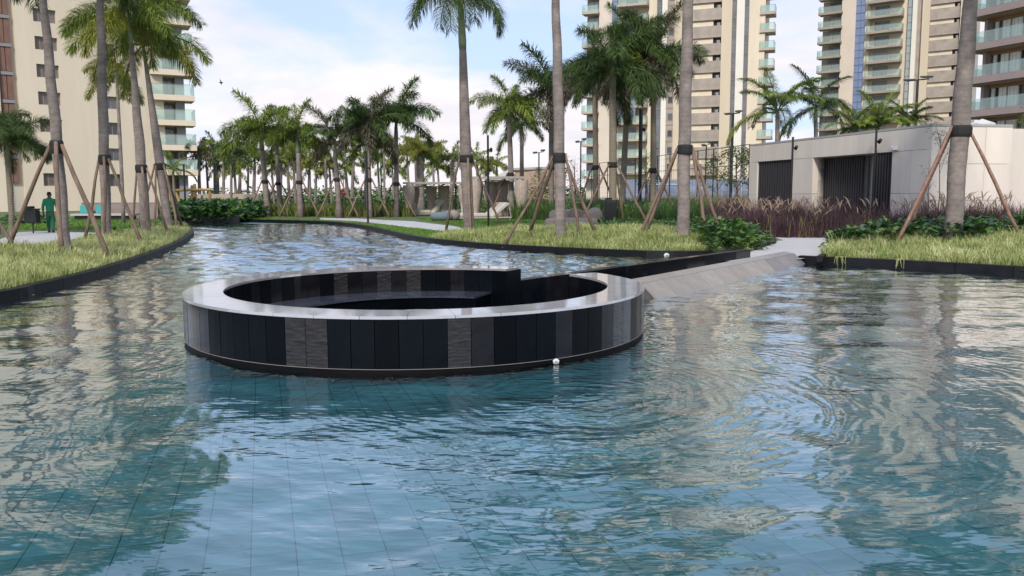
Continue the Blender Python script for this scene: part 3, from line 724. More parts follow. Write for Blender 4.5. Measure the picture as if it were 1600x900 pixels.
palm('slim yellowing palm close before the cream building, between two staked palms', 191, 300, 183, 112, 5.5, 62, Y=48, kind='fox_mid_yel', nf=9, el=[1, 2, 3, 4, 5, 5, 4, 3, 5], topw=.8, seed=4, shaft=.5)
palm('bushy dark green palm half cut by the left frame edge', 14, 330, 12, 222, 8, 78, Y=34, kind='fox_near_dark', nf=15, topw=.8, seed=5, shaft=.4, tm=trunkg, el=[0, 1, 1, 2, 2, 3, 3, 4, 2, 3, 4, 3, 4, 2, 3])
palm('dark green low palm hidden behind the one at the left frame edge', -8, 332, -6, 205, 8, 70, Y=36, kind='fox_near_dark', nf=13, topw=.8, seed=6, shaft=.4, tm=trunkg)
palm('small palm in front of the cream building balconies', 271, 318, 271, 264, 4, 38, Y=60, kind='kent_mid_mid', nf=10, topw=.9, seed=9, shaft=.2, tm=trunkg, strap=None)
palm('staked palm just beyond the left frame edge, only one of its props in view', -58, 392, -80, -120, 15, 140, strap=255, stakes=[(75, 1.95), (-90, 1.6), (0, 1.2)], kind='royal_near_dark', group=GP, shaft=1.5, seed=13)
# middle bank
palm('tall bulging palm alone at the centre, dark crown at the top of the frame', 733, 363, 720, -8, 17.5, 102, strap=248, stakes=[(-95, 1.05), (-160, .8), (130, 1.9), (15, .35)], kind='royal_near_dark', group=GP, shaft=2.2, topw=.62, nf=14, seed=31, el=[0, 1, 2, 3, 3, 4, 3, 4, 2, 3, 4, 3, 4, 1], basew=1.15)
palm('tall staked palm right of the centre one, crown above the frame', 876, 371, 867, -150, 16.5, 140, strap=247, stakes=[(-90, 1.85), (-150, 2.0), (80, .6), (115, 1.35)], kind='royal_near_dark', group=GP, shaft=2.6, topw=.7, seed=33, basew=1.1)
palm('tall staked palm at the right end of the middle bed, crown above the frame', 1067, 371, 1080, -150, 19.5, 150, strap=235, stakes=[(-90, 1.4), (-130, 1.4), (80, .75), (110, 1.5)], kind='royal_near_dark', group=GP, shaft=1.6, topw=.65, seed=35, basew=1.35, el=[0, 1, 2, 3, 3, 4, 3, 2, 1, 2, 3, 4, 2, 1])
palm('thick leaning palm on the right bed in front of the pavilion', 1488, 380, 1530, -160, 26, 170, strap=207, stakes=[(-85, 1.75), (-165, 2.0), (95, 2.1)], kind='royal_near_dark', group=GP, shaft=1.4, topw=.62, seed=37, basew=1.45, stake_mat=staker)
# behind the middle bank
S3 = [(-70, 1.6), (75, 1.6), (180, 1.6)]
G2 = 'staked palms round the lounge lawn'
palm('ringed palm with dense black-green crown left of the two thick-crowned palms', 958, 318, 958, 108, 12, 95, Y=43, strap=258, stakes=[(-60, 2.2), (60, 2.0), (150, 1.5)], kind='fox_near_dark', nf=20, group=G2, tm=trunkg, seed=41, shaft=.9, topw=.8, mixk='fox_near_dark', el=[0, 1, 1, 2, 2, 3, 3, 4, 2, 3, 4, 3, 4, 5, 4, 1, 2, 3, 4, 5])
palm('ringed palm with drooping brownish fronds, behind the black litter bin to its left', 931, 315, 930, 125, 9, 80, Y=52, strap=262, stakes=S3, kind='fox_near_dark', mixk='fox_near_dry', nf=17, group=G2, tm=trunkg, seed=43, shaft=.9, topw=.85, el=[0, 1, 2, 3, 3, 4, 4, 3, 4, 5, 4, 3, 2, 4, 5, 4, 3])
palm('ringed palm standing close against the dense-crowned one', 971, 316, 985, 78, 9.5, 85, Y=47, kind='fox_near_dark', mixk='fox_near_mid', nf=16, group=G2, tm=trunkg, seed=44, shaft=.8, topw=.8)
palm('ringed palm with wide dark crown in front of the left tower', 1020, 318, 1022, 100, 9.5, 98, Y=47, strap=267, stakes=S3, kind='fox_near_dark', mixk='fox_near_dry', nf=20, group=G2, tm=trunkg, seed=45, shaft=.9, topw=.8, el=[0, 0, 1, 1, 2, 2, 3, 3, 4, 2, 3, 4, 3, 4, 5, 4, 1, 2, 3, 4])
palm('slim palm with bright green crown right of the centre palm', 799, 320, 796, 170, 9, 62, Y=55, strap=273, stakes=S3, kind='fox_mid_mid', nf=14, group=G2, seed=47, shaft=.9, topw=.8)
palm('slender palm with bushy crown just left of the second tall middle palm', 816, 322, 815, 195, 7, 52, Y=62, kind='fox_mid_dark', nf=14, group=G2, seed=49, shaft=.8, topw=.8)
palm('slim palm half hidden behind the second tall middle palm', 861, 322, 862, 150, 9, 82, Y=56, kind='fox_mid_dark', mixk='fox_mid_dry', nf=14, group=G2, seed=51, shaft=.8, topw=.8, strap=262, stakes=S3, el=[0, 1, 1, 2, 2, 3, 2, 3, 1, 2, 3, 4, 2, 1])
palm('slim palm with wide fronds left of the loungers', 619, 334, 619, 190, 8, 78, Y=62, strap=287, stakes=S3, kind='fox_mid_dark', nf=14, group=G2, seed=53, shaft=1.2, topw=.75, el=[0, 1, 1, 2, 2, 3, 2, 3, 2, 2, 3, 4, 3, 1])
palm('double trunk palm with broad dark crown left of the slim wide one', 577, 334, 574, 200, 9, 78, Y=60, strap=281, stakes=S3, kind='fox_mid_dark', mixk='fox_mid_dry', nf=16, group=G2, seed=55, shaft=1.2, topw=.75)
palm('second stem close behind the broad dark crowned palm', 571, 334, 573, 225, 6, 58, Y=66, kind='fox_mid_mid', nf=12, group=G2, seed=56, shaft=.9, topw=.75)
palm('palm with sparse upswept fronds beside the red round sign', 529, 335, 523, 222, 9, 64, Y=60, strap=280, stakes=S3, kind='kent_mid_dark', mixk='fox_mid_dry', nf=12, group=G2, seed=57, shaft=1.2, topw=.7, el=[0, 1, 1, 2, 1, 2, 0, 3, 2, 3, 4, 1])
palm('staked palm near the middle of the far row with upright new leaf', 469, 335, 465, 212, 9, 58, Y=62, strap=284, stakes=S3, kind='fox_mid_mid', nf=14, group=G2, seed=59, shaft=1.2, topw=.8, el=[0, 0, 1, 2, 3, 3, 2, 3, 4, 3, 2, 4, 1, 3])
palm('staked palm with long left frond at the edge of the far hedge', 417, 334, 408, 208, 9, 72, Y=64, strap=283, stakes=S3, kind='fox_mid_mid', nf=14, group=G2, seed=61, shaft=1.2, topw=.8, el=[0, 1, 2, 2, 3, 2, 1, 3, 4, 3, 2, 4, 1, 3])
palm('dark crowned palm between the two green staked palms of the far row', 436, 333, 432, 218, 7, 52, Y=70, strap=286, stakes=S3, kind='fox_mid_dark', mixk='fox_mid_mid', nf=14, group=G2, seed=62, shaft=1.2, topw=.8)
palm('pale stout royal palm behind the left lounger', 657, 322, 656, 240, 13, 42, Y=75, kind='fox_mid_yel', mixk='fox_mid_mid', nf=16, group=G2, seed=63, shaft=.6, topw=.85)
palm('open crowned palm above the left end of the pavilion roof', 1216, 300, 1215, 176, 8, 86, Y=62, kind='kent_mid_mid', mixk='kent_mid_yel', nf=11, group='palms behind the pavilion', seed=71, shaft=.4, topw=.8, el=[0, 1, 1, 2, 3, 1, 2, 3, 2, 1, 4])
palm('dark green feathery palm rising behind the pavilion roof', 1277, 300, 1275, 168, 7, 76, Y=66, kind='kent_mid_dark', nf=14, group='palms behind the pavilion', seed=73, shaft=.4, topw=.8, el=[0, 1, 1, 2, 3, 2, 3, 4, 2, 3, 4, 3, 4, 5])
for x, y, s, lab in ((1335, 204, 50, 'low spreading palm behind the pavilion roof, leftmost of three'), (1372, 202, 66, 'wide pale green spreading palm in the middle behind the pavilion roof'), (1420, 198, 52, 'blue-green spreading palm behind the pavilion roof by the floodlight pole')):
    palm(lab, x, 300, x, y, 9, s, Y=56, kind='kent_mid_dark' if x > 1400 else 'kent_mid_mid', nf=16, group='low palms behind the pavilion', seed=x, shaft=.3, topw=.9, el=[0, 1, 1, 2, 2, 1, 3, 2, 1, 0, 2, 3, 1, 2, 3, 2])
# distant grove
rg = random.Random(5)
far = [(310, 238, 'yel'), (322, 248, 'dark'), (335, 232, 'mid'), (350, 236, 'mid'), (362, 243, 'dark'), (376, 240, 'yel'), (389, 232, 'dark'), (398, 250, 'mid'), (448, 240, 'yel'), (458, 252, 'mid'), (484, 232, 'mid'), (495, 250, 'yel'), (508, 232, 'dark'), (484, 262, 'mid'), (553, 240, 'yel'), (590, 248, 'dark'), (600, 228, 'mid'), (636, 242, 'yel'), (648, 228, 'yel'), (676, 236, 'yel'), (684, 262, 'dry'), (706, 250, 'mid'), (745, 250, 'mid'), (760, 262, 'yel'), (776, 258, 'mid'), (340, 258, 'mid'), (366, 262, 'yel'), (424, 252, 'mid'), (440, 258, 'yel'), (613, 262, 'mid'), (515, 262, 'yel'), (540, 262, 'mid')]
marks = [(0, 'the balcony building'), (408, 'the staked palm with the long left frond'), (465, 'the staked palm with upright new leaf'), (523, 'the upswept palm by the red sign'), (574, 'the broad dark double palm'), (619, 'the slim palm left of the loungers'), (727, 'the tall centre palm'), (796, 'the bright green slim palm')]
ORD = ['first', 'second', 'third', 'fourth', 'fifth', 'sixth', 'seventh', 'eighth', 'ninth', 'tenth', 'eleventh', 'twelfth', 'thirteenth', 'fourteenth', 'fifteenth', 'sixteenth']
far_lab = {}
for (m0, n0_), (m1, n1_) in zip(marks, marks[1:]):
    grp = sorted((f_ for f_ in far if m0 <= f_[0] < m1), key=lambda f_: f_[0])
    for q_, f_ in enumerate(grp): far_lab[f_[:2]] = 'distant palm, %s rightwards from %s' % (ORD[q_], n0_)
for i, (x, y, c) in enumerate(far):
    Yd = 82 + rg.uniform(-8, 34)
    palm(far_lab[(x, y)], x + rg.uniform(-5, 5), 304, x, y, rg.uniform(3.6, 5.6), rg.uniform(26, 38), Y=Yd, kind='fox_far_' + ('mid' if c == 'dry' else c), mixk='fox_far_dry' if i % 3 == 0 else None, nf=12, group='distant palms beyond the lawn', seed=200 + i, shaft=.8, topw=.8)

# ------------------------------------------------------------ planting
def world_poly(px, z=.2): return [g2(x, y, z) for x, y in px]
def scatter(poly, dens, margin=.0, avoid=(PATHR, PATHL, PATHC)):
    P = np.array(poly); x0, y0 = P.min(0); x1, y1 = P.max(0); n = int((x1 - x0) * (y1 - y0) * dens)
    X = rng.uniform(x0, x1, n); Yv = rng.uniform(y0, y1, n)
    def vin(px, py, pol):
        c = np.zeros(len(px), bool); j = len(pol) - 1
        for i in range(len(pol)):
            xi, yi = pol[i]; xj, yj = pol[j]
            if yi != yj:
                c ^= ((yi > py) != (yj > py)) & (px < (xj - xi) * (py - yi) / (yj - yi) + xi)
            j = i
        return c
    k = vin(X, Yv, poly) & ~vin(X, Yv, POND)
    for a in avoid: k &= ~vin(X, Yv, a)
    return X[k], Yv[k]
ZG = {}
gxs = np.arange(-40, 42, .5); gys = np.arange(8, 80, .5)
ZT_ = np.array([[gz(x, y) if (9 < y < 38) else GZ for y in gys] for x in gxs])
def gzv(X, Yv):
    i = np.clip(((X + 40) / .5).astype(int), 0, len(gxs) - 2); j = np.clip(((Yv - 8) / .5).astype(int), 0, len(gys) - 2)
    u = np.clip((X + 40) / .5 - i, 0, 1); v = np.clip((Yv - 8) / .5 - j, 0, 1)
    return ZT_[i, j] * (1 - u) * (1 - v) + ZT_[i + 1, j] * u * (1 - v) + ZT_[i, j + 1] * (1 - u) * v + ZT_[i + 1, j + 1] * u * v
def pond_dist(X, Yv):
    P = np.array(POND, float); Q = np.roll(P, -1, 0); best = np.full(len(X), 1e9)
    for (ax, ay), (bx, by) in zip(P, Q):
        dx, dy = bx - ax, by - ay; t_ = np.clip(((X - ax) * dx + (Yv - ay) * dy) / max(dx * dx + dy * dy, 1e-9), 0, 1)
        best = np.minimum(best, (X - ax - t_ * dx) ** 2 + (Yv - ay - t_ * dy) ** 2)
    return np.sqrt(best)
def blades(name, label, poly, dens, hgt, wid, lean, mats, tuft=6, tr=.05, share=None, cat=None, curve=.5, avoid=(PATHR, PATHL, PATHC), zoff=0, stiff=0, near_h=None):
    X, Yv = scatter(poly, dens / tuft, avoid=avoid); kk = pond_dist(X, Yv) > .24; X, Yv = X[kk], Yv[kk]; n = len(X)
    if n == 0: return None
    Z = gzv(X, Yv) + zoff
    if near_h:   # height from a patchy field
        hf = (.78 + .32 * np.sin(X * 1.7 + 2 * np.sin(Yv * 1.1)) * np.sin(Yv * 1.9 + X)) * rng.choice([.7, .9, 1.0, 1.12, 1.3], n, p=[.15, .25, .3, .2, .1])
    else: hf = 1
    if near_h:
        fld = np.sin(X * 2.9 + 1.7 * np.sin(Yv * 2.3)) + np.sin(Yv * 3.3 + 1.3 * np.sin(X * 1.9)) + rng.normal(0, .6, n); kk = fld > -1.25
        X, Yv, Z, hf, fld = X[kk], Yv[kk], Z[kk], hf[kk], fld[kk]; n = len(X)
    th = rng.uniform(.6, 1.3, n) * hf
    X = np.repeat(X, tuft); Yv = np.repeat(Yv, tuft); Z = np.repeat(Z, tuft); th = np.repeat(th, tuft); N_ = len(X)
    az = rng.uniform(0, 2 * PI, N_); r0 = rng.uniform(0, tr, N_); X = X + np.cos(az) * r0; Yv = Yv + np.sin(az) * r0
    h_ = hgt * th * rng.uniform(.6, 1.15, N_); ln = lean * h_ * rng.uniform(.2, 1.3, N_); w_ = wid * rng.uniform(.7, 1.3, N_) / 2
    pa = az + rng.uniform(-1, 1, N_); wx, wy = -np.sin(pa) * w_, np.cos(pa) * w_
    dx, dy = np.cos(az) * ln, np.sin(az) * ln
    b0 = np.stack([X - wx, Yv - wy, Z - .02], 1); b1 = np.stack([X + wx, Yv + wy, Z - .02], 1)
    mxp = X + dx * .35; myp = Yv + dy * .35; mz = Z + h_ * .62
    m0 = np.stack([mxp + wx * .9, myp + wy * .9, mz], 1); m1 = np.stack([mxp - wx * .9, myp - wy * .9, mz], 1)
    tz = Z + h_ * (1 - curve * np.minimum(1, ln / np.maximum(h_, .01)) * .6)
    tp = np.stack([X + dx, Yv + dy, tz], 1)
    V = np.stack([b0, b1, m0, m1, tp], 1).reshape(-1, 3); i = np.arange(N_) * 5
    quads = np.stack([i, i + 1, i + 2, i + 3], 1); tris = np.stack([i + 3, i + 2, i + 4], 1)
    if share: mi = rng.choice(len(mats), N_, p=share)
    else: mi = np.zeros(N_, int)
    if near_h: mi = np.where((np.repeat(fld, tuft) > 1.3) & (rng.random(N_) < .35), 1, mi)
    me = fast_mesh(name, V, tris, quads, mats, np.concatenate([mi, mi]))
    o = link(name, me); tag(o, label, cat, None, 'stuff'); return o
def leaves(name, label, pts_, n_each, rad, hgt, size, mats, share=None, cat=None, kind='stuff', parent=None, lobed=False, up=.4):
    # leaf clumps: every leaf a folded rhombus (or a three-lobed one), spread through domes
    V = []; T = []; M = []
    P = np.repeat(np.array([(p[0], p[1], p[2]) for p in pts_], float), n_each, 0); n = len(P)
    a = rng.uniform(0, 2 * PI, n); rr = np.sqrt(rng.uniform(0, 1, n)) * rad; u = rng.uniform(0, 1, n) ** .6
    top = np.sqrt(np.clip(1 - (rr / (rad * 1.15)) ** 2, .1, 1)) * hgt
    C = P + np.stack([np.cos(a) * rr, np.sin(a) * rr, top * u], 1)
    d = np.stack([np.cos(a) + rng.normal(0, .6, n), np.sin(a) + rng.normal(0, .6, n), rng.normal(up * .3, .45, n)], 1); d /= np.linalg.norm(d, axis=1)[:, None]
    upv = np.stack([rng.normal(0, .35, n), rng.normal(0, .35, n), np.ones(n)], 1)
    s = np.cross(d, upv); s /= np.linalg.norm(s, axis=1)[:, None]; nn_ = np.cross(s, d)
    L = (size * rng.uniform(.6, 1.25, n))[:, None]
    if lobed:
        parts = [(0, 0, 0), (.35, .38, .03), (.5, .12, 0), (.85, .30, -.02), (.75, .08, 0), (1.05, 0, -.08), (.75, -.08, 0), (.85, -.30, -.02), (.5, -.12, 0), (.35, -.38, .03)]
        V = np.stack([C + d * L * p + s * L * q + nn_ * L * r for p, q, r in parts], 1).reshape(-1, 3); i = np.arange(n) * 10
        tris = np.concatenate([np.stack([i, i + 2, i + 1], 1), np.stack([i + 2, i + 4, i + 3], 1), np.stack([i, i + 9, i + 8], 1), np.stack([i + 8, i + 7, i + 6], 1)])
        quads = np.concatenate([np.stack([i, i + 8, i + 6, i + 2], 1), np.stack([i + 2, i + 6, i + 5, i + 4], 1)]); rep = 6
    else:
        V = np.stack([C, C + d * L * .5 + s * L * .28 + nn_ * L * .06, C + d * L, C + d * L * .5 - s * L * .28 + nn_ * L * .06], 1).reshape(-1, 3); i = np.arange(n) * 4
        tris = np.concatenate([np.stack([i, i + 1, i + 2], 1), np.stack([i, i + 2, i + 3], 1)]); quads = None; rep = 2
    mi = rng.choice(len(mats), n, p=share) if share else np.zeros(n, int)
    me = fast_mesh(name, V - np.array(root_off(parent)), tris, quads, mats, np.tile(mi, rep))
    o = link(name, me, parent)
    if kind: o['kind'] = kind
    if not parent: tag(o, label, cat)
    return o
AV = (PATHR, PATHL)
# pale variegated border grass
blades('border_grass', 'pale yellow-green border grass along the left kerb', left_bank[3:] + [g2(300, 352, .2), g2(215, 358, .2), g2(150, 372, .2), g2(70, 392, .2), g2(0, 398, .2), (-14, 15)], 1050, .31, .011, 1.0, [g_yel, g_green, g_straw], 9, .10, [.78, .08, .14], near_h=True)
blades('border_grass', 'pale yellow-green border grass along the middle bank', world_poly([(640, 372), (700, 366), (760, 366), (1000, 366), (1100, 366), (1150, 372), (1185, 385), (1150, 398), (1040, 405), (900, 402), (760, 396), (660, 386)]), 1150, .27, .010, 1.0, [g_yel, g_green, g_straw], 9, .1, [.66, .24, .1], near_h=True)
blades('border_grass', 'tall pale yellow-green border grass on the right bed', world_poly([(1282, 402), (1318, 381), (1400, 382), (1500, 381), (1660, 377), (1720, 420), (1600, 436), (1400, 424)]), 1000, .38, .012, 1.0, [g_yel, g_green, g_straw], 9, .10, [.72, .18, .10], near_h=True)
# lawn strips
blades('lawn_grass', 'short bright green lawn strip along the far bank', world_poly([(380, 339), (500, 343), (600, 351), (700, 362), (740, 368), (700, 382), (640, 378), (560, 357), (480, 351), (378, 348)], .15), 260, .09, .02, .6, [g_lawn, g_green], 6, .15, [.8, .2], avoid=(PATHC,))
blades('lawn_grass', 'bright green ground cover behind the pale border grass in the middle', world_poly([(650, 341), (850, 345), (1000, 352), (1080, 360), (1080, 368), (900, 366), (760, 366), (715, 352)], .15), 220, .11, .03, .7, [g_lawn, leaf_m, g_green], 6, .15, [.5, .3, .2])
blades('tall_grass', 'tall green and straw fountain grass before the far palms', world_poly([(395, 337), (640, 338.5), (640, 335), (500, 333.5), (395, 333)], .13), 240, .85, .05, .5, [g_green, g_straw, g_dark], 8, .3, [.5, .32, .18], avoid=())
blades('lawn_grass', 'green lawn on the left behind the path', world_poly([(0, 358), (150, 358), (220, 352), (260, 340), (0, 340)], .13), 90, .12, .035, .6, [g_lawn, g_green], 6, .2, [.7, .3], avoid=(PATHL,))
# iris bed
blades('iris_bed', 'dark upright strap leaves of the iris bed behind the taupe sofa', world_poly([(800, 342), (900, 345), (1000, 350), (1060, 355), (1110, 352), (1105, 342), (1000, 336), (800, 333)], .2), 330, 1.15, .028, .35, [g_dark, g_green, leaf_m], 9, .2, [.62, .18, .2])
fx, fy = scatter(world_poly([(880, 345), (1060, 353), (1100, 347), (1000, 338), (800, 335)], .2), .8)
mb = MB()
for x, y in zip(fx, fy):
    z = gz(x, y) + random.uniform(.75, 1.15)
    for k in range(4):
        a = k * PI / 2 + random.random(); mb.add([(x, y, z), (x + .06 * math.cos(a - .5), y + .06 * math.sin(a - .5), z + .03), (x + .10 * math.cos(a), y + .10 * math.sin(a), z + .01), (x + .06 * math.cos(a + .5), y + .06 * math.sin(a + .5), z + .03)], [(0, 1, 2, 3)])
tag(mb.build('iris_flowers', flowerm), 'white iris flowers dotted over the dark strap leaves', None, None, 'stuff')
# purple fountain grass
PUR = [g2(1105, 362, .15), g2(1130, 368, .15), g2(1205, 372, .15), g2(1330, 373, .15), g2(1400, 376, .15), g2(1500, 379, .15), g2(1760, 376, .15), g2(1700, 355, .15), g2(1450, 357, .15), g2(1250, 356, .15), g2(1105, 352, .15)]
blades('purple_fountain_grass', 'dark purple fountain grass massed before the pavilion', PUR, 800, 1.08, .016, .42, [g_purp, g_straw, g_dark], 10, .16, [.965, .015, .02], avoid=(), near_h=True)
X, Yv = scatter(PUR, 8, avoid=()); V = []; T = []; Q = []
Zp = gzv(X, Yv); cluster = (np.sin(X * 1.3) + np.sin(Yv * .9 + X * .4) + rng.normal(0, .7, len(X))) > .1
X, Yv, Zp = X[cluster], Yv[cluster], Zp[cluster]
mb = MB()
for x, y, z in zip(X, Yv, Zp):
    a = random.uniform(0, 6.28); h0 = random.uniform(.8, 1.25); l = random.uniform(.22, .38); ln = random.uniform(.08, .2)
    ca_, sa_ = math.cos(a), math.sin(a); p0 = Vector((x, y, z + h0)); p1 = p0 + Vector((ca_ * ln, sa_ * ln, l * .7)); p2 = p1 + Vector((ca_ * ln, sa_ * ln, l * .25))
    mb.tube([p0, p0.lerp(p1, .5), p1, p2], [.008, .022, .018, .003], 4)
tag(mb.build('grass_plumes', g_plume), 'pale pinkish plumes above the purple fountain grass', None, None, 'stuff')
blades('straw_grass', 'straw coloured grass at the left end of the purple grass by the fence', world_poly([(1030, 345), (1170, 349), (1190, 343), (1040, 339)], .15), 130, 1.5, .03, .4, [g_straw, g_plume, g_green], 8, .2, [.5, .3, .2], avoid=())
# leafy clumps
def clumps(px_list, rad): return [tuple(gt(x, y)) for x, y in px_list]
def rand_clumps(poly, dens):
    X, Yv = scatter(poly, dens, avoid=AV); return [(x, y, gz(x, y) - .02) for x, y in zip(X, Yv)]
leaves('leafy_shrubs', 'glossy green lobed-leaf shrubs at the right end of the middle bed', rand_clumps(world_poly([(1095, 362), (1125, 366), (1208, 378), (1205, 384), (1150, 394), (1120, 382), (1085, 368)], .3), 3.0), 120, .45, .55, .24, [leaf_m, leaf_d, leaf_y], [.5, .35, .15], lobed=True)
leaves('leafy_shrubs', 'dark lobed-leaf shrubs behind the pale grass on the right bed', rand_clumps(world_poly([(1312, 381), (1400, 383), (1500, 385), (1680, 380), (1680, 374), (1500, 377), (1330, 374)], .3), 2.6), 110, .5, .62, .24, [leaf_d, leaf_m, leaf_y], [.66, .26, .08], lobed=True)
leaves('leafy_shrubs', 'low fern-like green plants between the sofa and the pale grass', rand_clumps(world_poly([(930, 360), (1060, 364), (1100, 360), (1090, 352), (950, 352)], .3), 2.2), 80, .5, .45, .22, [leaf_m, leaf_d, leaf_y], [.5, .3, .2], lobed=True)
leaves('leafy_shrubs', 'low green plants under the staked palms on the left bank', rand_clumps(world_poly([(0, 398), (25, 392), (40, 382), (0, 380)], .2) + [], 3) + rand_clumps(world_poly([(140, 374), (180, 362), (235, 350), (275, 349), (290, 354), (215, 362), (150, 378)], .2), 2.0), 60, .4, .32, .16, [leaf_m, leaf_d, g_lawn], [.5, .2, .3], lobed=True)
far_h = world_poly([(277, 345), (375, 345), (400, 338), (395, 330), (285, 330)], .15)
leaves('far_hedge', 'dense dark green hedge at the far end of the pond', rand_clumps(far_h, .9), 130, 1.0, 1.25, .42, [leaf_d, leaf_m, g_lawn], [.6, .3, .1], lobed=True)
leaves('far_hedge', 'low green hedge running behind the far lawn', rand_clumps(world_poly([(400, 326), (640, 326), (720, 326), (720, 323.5), (400, 323.5)], .15), .35), 90, 1.5, 1.3, .5, [leaf_d, leaf_m, leaf_y], [.4, .4, .2])
leaves('far_hedge', 'bright green shrubs around the cabanas', rand_clumps(world_poly([(735, 332), (800, 334), (815, 328), (735, 327)], .15), .5), 80, 1.0, 1.2, .32, [leaf_m, leaf_y, leaf_o], [.5, .3, .2])
leaves('garden_bed', 'mixed shrubs at the foot of the cream building', rand_clumps(world_poly([(0, 325), (240, 322), (240, 318), (0, 320)], .15), .22), 60, 1.2, 1.7, .4, [leaf_m, leaf_y, leaf_o], [.5, .25, .25])
leaves('low_hedge', 'low dark hedge on the left before the bench', rand_clumps(world_poly([(0, 349), (60, 349), (60, 345), (0, 345)], .15), .7), 80, .9, .5, .25, [leaf_m, leaf_d], [.6, .4])
# far woods along the horizon
leaves('far_woods', 'low distant woodland along the horizon', [(x, 330 + 30 * math.sin(x * .05), 0) for x in range(-150, 300, 7)], 160, 9, 5.0, 1.8, [leaf_m, leaf_d, leaf_y], [.5, .3, .2])

# ------------------------------------------------------------ broadleaf trees
def tree(label, x, Y, ztop_y, r_px, th=.08, n=900, mats=(leaf_o,), share=None, size=.16, seed=0, spread=1.0, low=.35, group=None):
    rd_ = random.Random(seed); b = at(x, 304, Y); b.z = gz(b.x, b.y); zt = at(x, ztop_y, Y).z; hh = zt - b.z; rr = r_px * Y / F
    rt = thing('young_tree', label, 'tree', b, group); ends = []
    mb = MB().tube([b, b + Vector((.05, 0, hh * .35)), b + Vector((-.03, 0, hh * .7)), b + Vector((0, 0, hh * .92))], [th, th * .75, th * .45, th * .15], 7); mb.build('trunk', stakem, rt, True)
    br = MB()
    for k in range(9):
        s = rd_.uniform(low, .85); a = rd_.uniform(0, 6.28); st = b + Vector((0, 0, hh * s)); en = st + Vector((math.cos(a) * rr * .8, math.sin(a) * rr * .8, hh * rd_.uniform(.1, .22)))
        br.tube([st, st.lerp(en, .5) + Vector((0, 0, .08)), en], [th * .35, th * .22, th * .08], 5); ends.append(en); ends.append(st.lerp(en, .6))
    br.build('branch', stakem, rt)
    ends += [b + Vector((0, 0, hh * .9)), b + Vector((0, 0, hh * .8))]
    leaves('crown', None, [tuple(e - Vector((0, 0, rr * .2))) for e in ends], n // len(ends), rr * .45 * spread, rr * .5, size, list(mats), share, kind=None, parent=rt)
    return rt
tree('thin olive-green young tree left of the pavilion by the court fence', 1150, 50, 226, 26, .09, 900, (leaf_o, leaf_y), [.6, .4], .2, 1)
tree('thin yellowish young tree beside the thick palm at the middle bed end', 1120, 56, 235, 24, .08, 700, (leaf_y, leaf_o), [.6, .4], .2, 2)
tree('small yellow-green tree between the ringed palms and the tower', 1010, 60, 238, 18, .08, 400, (leaf_y, leaf_o), [.6, .4], .2, 12)
tree('sparse young tree behind the taupe sofa', 898, 60, 240, 20, .06, 320, (leaf_o, leaf_y), [.5, .5], .15, 3)
tree('small green tree beside the sparse one, left of it', 878, 66, 262, 16, .06, 350, (leaf_m, leaf_y), [.5, .5], .18, 4)
tree('climbing green tree at the right corner of the pavilion', 1590, 33, 178, 24, .12, 1500, (leaf_o, leaf_m, leaf_y), [.4, .3, .3], .12, 5, 1.1, .2)
tree('thin bare-stemmed shrub growing up the pavilion wall', 1466, 29.5, 192, 19, .025, 420, (leaf_o, leaf_y), [.6, .4], .07, 6, 1.0, .5)
tree('second thin shrub against the pavilion wall, left of the thick palm', 1450, 29.8, 240, 14, .02, 90, (leaf_o,), None, .06, 7, 1.0, .3)
tree('bushy tree before the orange wall beyond the cabanas', 842, 72, 276, 26, .1, 700, (leaf_m, leaf_y, leaf_o), [.4, .3, .3], .25, 8)

# ------------------------------------------------------------ buildings
class Facade:
    def __init__(s, x0, Y0, x1, Y1, yref=150):
        a = at(x0, yref, Y0); b = at(x1, yref, Y1); s.p0 = Vector((a.x, a.y)); s.p1 = Vector((b.x, b.y)); d = s.p1 - s.p0; s.L = d.length; s.d = d.normalized(); s.n = Vector((s.d.y, -s.d.x)); s.yref = yref
        if s.n.y > 0: s.n = -s.n
    def u(s, x, y=None, dep=0):   # place along the facade seen at pixel column x
        a, b, c = ray(x, y if y is not None else s.yref); k = a / b
        o = s.p0 + s.n * dep; den = s.d.x - k * s.d.y
        return (k * o.y - o.x) / den
    def z(s, x, y, dep=0):
        u = s.u(x, y, dep); q = s.p0 + s.d * u + s.n * dep; a, b, c = ray(x, y); return H + c * q.y / b
    def pt(s, u, dep, z): q = s.p0 + s.d * u + s.n * dep; return (q.x, q.y, z)
    def box(s, mb, u0, u1, d0, d1, z0, z1, mi=0):
        mb.hexa([s.pt(u0, d0, z0), s.pt(u0, d1, z0), s.pt(u1, d1, z0), s.pt(u1, d0, z0), s.pt(u0, d0, z1), s.pt(u0, d1, z1), s.pt(u1, d1, z1), s.pt(u1, d0, z1)], mi); return mb
def fbuild(fc, boxes, name, m, parent, smooth=False):
    mb = MB()
    for bx in boxes: fc.box(mb, *bx)
    return mb.build(name, m, parent)
def floors(zs, h, z_lo, z_hi):
    k0 = math.ceil((z_lo - zs) / h); k1 = math.floor((z_hi - zs) / h); return [zs + k * h for k in range(k0, k1 + 1)]
def stack(proto_objs, zs0, zs, root):
    # proto objects are built at zs0; copies go to every other level
    for z in zs:
        if abs(z - zs0) < 1e-4: continue
        for p in proto_objs: dup(p, root, (0, 0, z - zs0))
